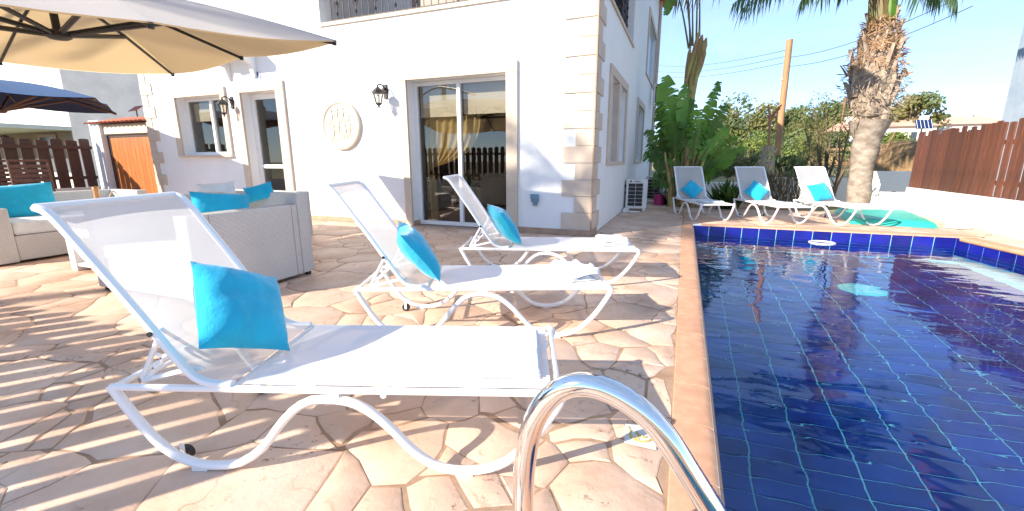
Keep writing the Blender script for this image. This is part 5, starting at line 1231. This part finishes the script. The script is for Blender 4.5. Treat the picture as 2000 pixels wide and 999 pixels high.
# ---- far houses
def far_house(px0, px1, ptop, peave, pbase, Y, label, chim=None, wins=()):
    a, c = at(px0, peave, Y), at(px1, peave, Y); zt = at((px0 + px1) / 2, ptop, Y).z; zb = ground_z(a.x, Y) - .5; dep = (c.x - a.x) * .8; t = empty('far_house', (a.x, a.y, 0), label=label, cat='house', group='white houses with red roofs on the far slope'); W_ = c.x - a.x; ze = a.z
    MB().box(0, W_, 0, dep, zb, ze).build('wall', M['farwhite'], t); e_ = .35
    b = MB(); b.add([(-e_, -e_, ze), (W_ + e_, -e_, ze), (W_ + e_, dep + e_, ze), (-e_, dep + e_, ze), (W_ * .3, dep * .5, zt), (W_ * .7, dep * .5, zt)], [(0, 1, 5, 4), (1, 2, 5), (2, 3, 4, 5), (3, 0, 4), (3, 2, 1, 0)]); r_ = b.build('roof', M['farroof'], t)
    if chim: x = W_ * chim; MB().box(x, x + .7, dep * .35, dep * .35 + .7, ze, zt + .35).build('chimney', M['farwhite'], r_)
    for (fx, fw_) in wins: 
        w2 = MB().box(W_ * fx, W_ * (fx + fw_), -.06, -.002, ze - 1.5, ze - .6).build('window', M['farglass'], t)
    return t
far_house(1628, 1690, 236, 258, 300, 42, 'white house with a red roof and chimney just left of the palm trunk', .45, ((.2, .12), (.6, .12)))
far_house(1735, 1830, 232, 248, 290, 60, 'white house with a red roof and solar panel right of the palm trunk', .75, ((.5, .12), (.72, .08)))
far_house(1845, 1968, 222, 244, 290, 66, 'large white house with a red roof and chimneys above the plank fence', .42, ((.2, .06), (.4, .06), (.6, .06)))
spn = empty('solar_collector', at(1805, 243, 52), label='dark blue solar panel before the far house, above the fence end', cat='solar panel')
MB().obox((0, 0, 0), (.62, 0, 0), (0, .3, .40), (0, -.03, .02)).build('panel', M['solar'], spn)
b = MB()
for k in range(-2, 3): b.obox((k * .27, -.05, .03), (.012, 0, 0), (0, .3, .40), (0, -.01, .005))
b.build('frame_bars', M['frame'], spn); MB().tube([(0, .3, -.2), (0, .4, -3)], .06, 6).build('mount', M['darkmetal'], spn)
sh = at(1640, 300, 26); b = MB(); b.add([(-.9, 0, 0), (.9, .2, .12), (.8, .6, -.02), (-.8, .5, -.1)], [(0, 1, 2, 3)]); 
gs = empty('green_shade_net', sh, label='dark green shade net left of the palm trunk', cat='shade net'); MB().grid(lambda u, v: Vector((-.9 + 1.8 * u, v * .8, .12 * math.sin(math.pi * u) - .1 * v)), 8, 3).build('net', M['shadecloth'], gs)
for x in (-.85, .85): MB().tube([(x, .1, 0), (x, .1, -sh.z)], .03, 6).build('post', M['iron'], gs)
# neighbouring building at the right edge
rb_ = empty('right_building', (6.5, 6.0, 0), label='white rendered building with painted blue grey shade beyond the fence at the right edge', cat='building')
MB().box(0, 6, 0, 7.4, -.1, 6.2).build('wall', M['shadedwhite'], rb_)
MB().box(-.25, 6.3, -.3, 7.65, 6.202, 6.4).build('roof', M['rooftile'], rb_)
# red earth bank on the slope
m = MB(); m.grid(lambda u, v: Vector((at(1575, 300, 30).x + u * 5.5, 29 + v * 7, ground_z(at(1575, 300, 30).x + u * 5.5, 29 + v * 7) + .04 + .95 * math.sin(math.pi * u) ** .6 * math.sin(math.pi * v) ** .6)), 16, 12); m.build('earth_bank', M['dirt'], kind='structure')

# ---- palms behind the photographer whose fronds shade the wall
def rear_palm(base, hgt, label, seed):
    t = empty('tall_palm', base, label=label, cat='palm tree', group='tall palms behind the photographer'); rr = random.Random(seed)
    MB().tube([(0, 0, 0), (.1, 0, hgt * .5), (0, 0, hgt)], [.14, .11, .10], 10).build('trunk', M['bark'], t)
    for k in range(15):
        m = MB(); frond(m, Vector((0, 0, hgt)), k * 2.4, R(55 - k * 5), rr.uniform(2.0, 2.5), 1.5, rr, ll=.5, nl=34); m.build('frond', M['L3'], t)
rear_palm((-11.6, -7.2, 0), 9.6, 'tall palm farther left behind the photographer', 1)
#rear_palm((-7.15, -8.3, 0), 10.4, 'palm nearer the pool behind the photographer', 2)
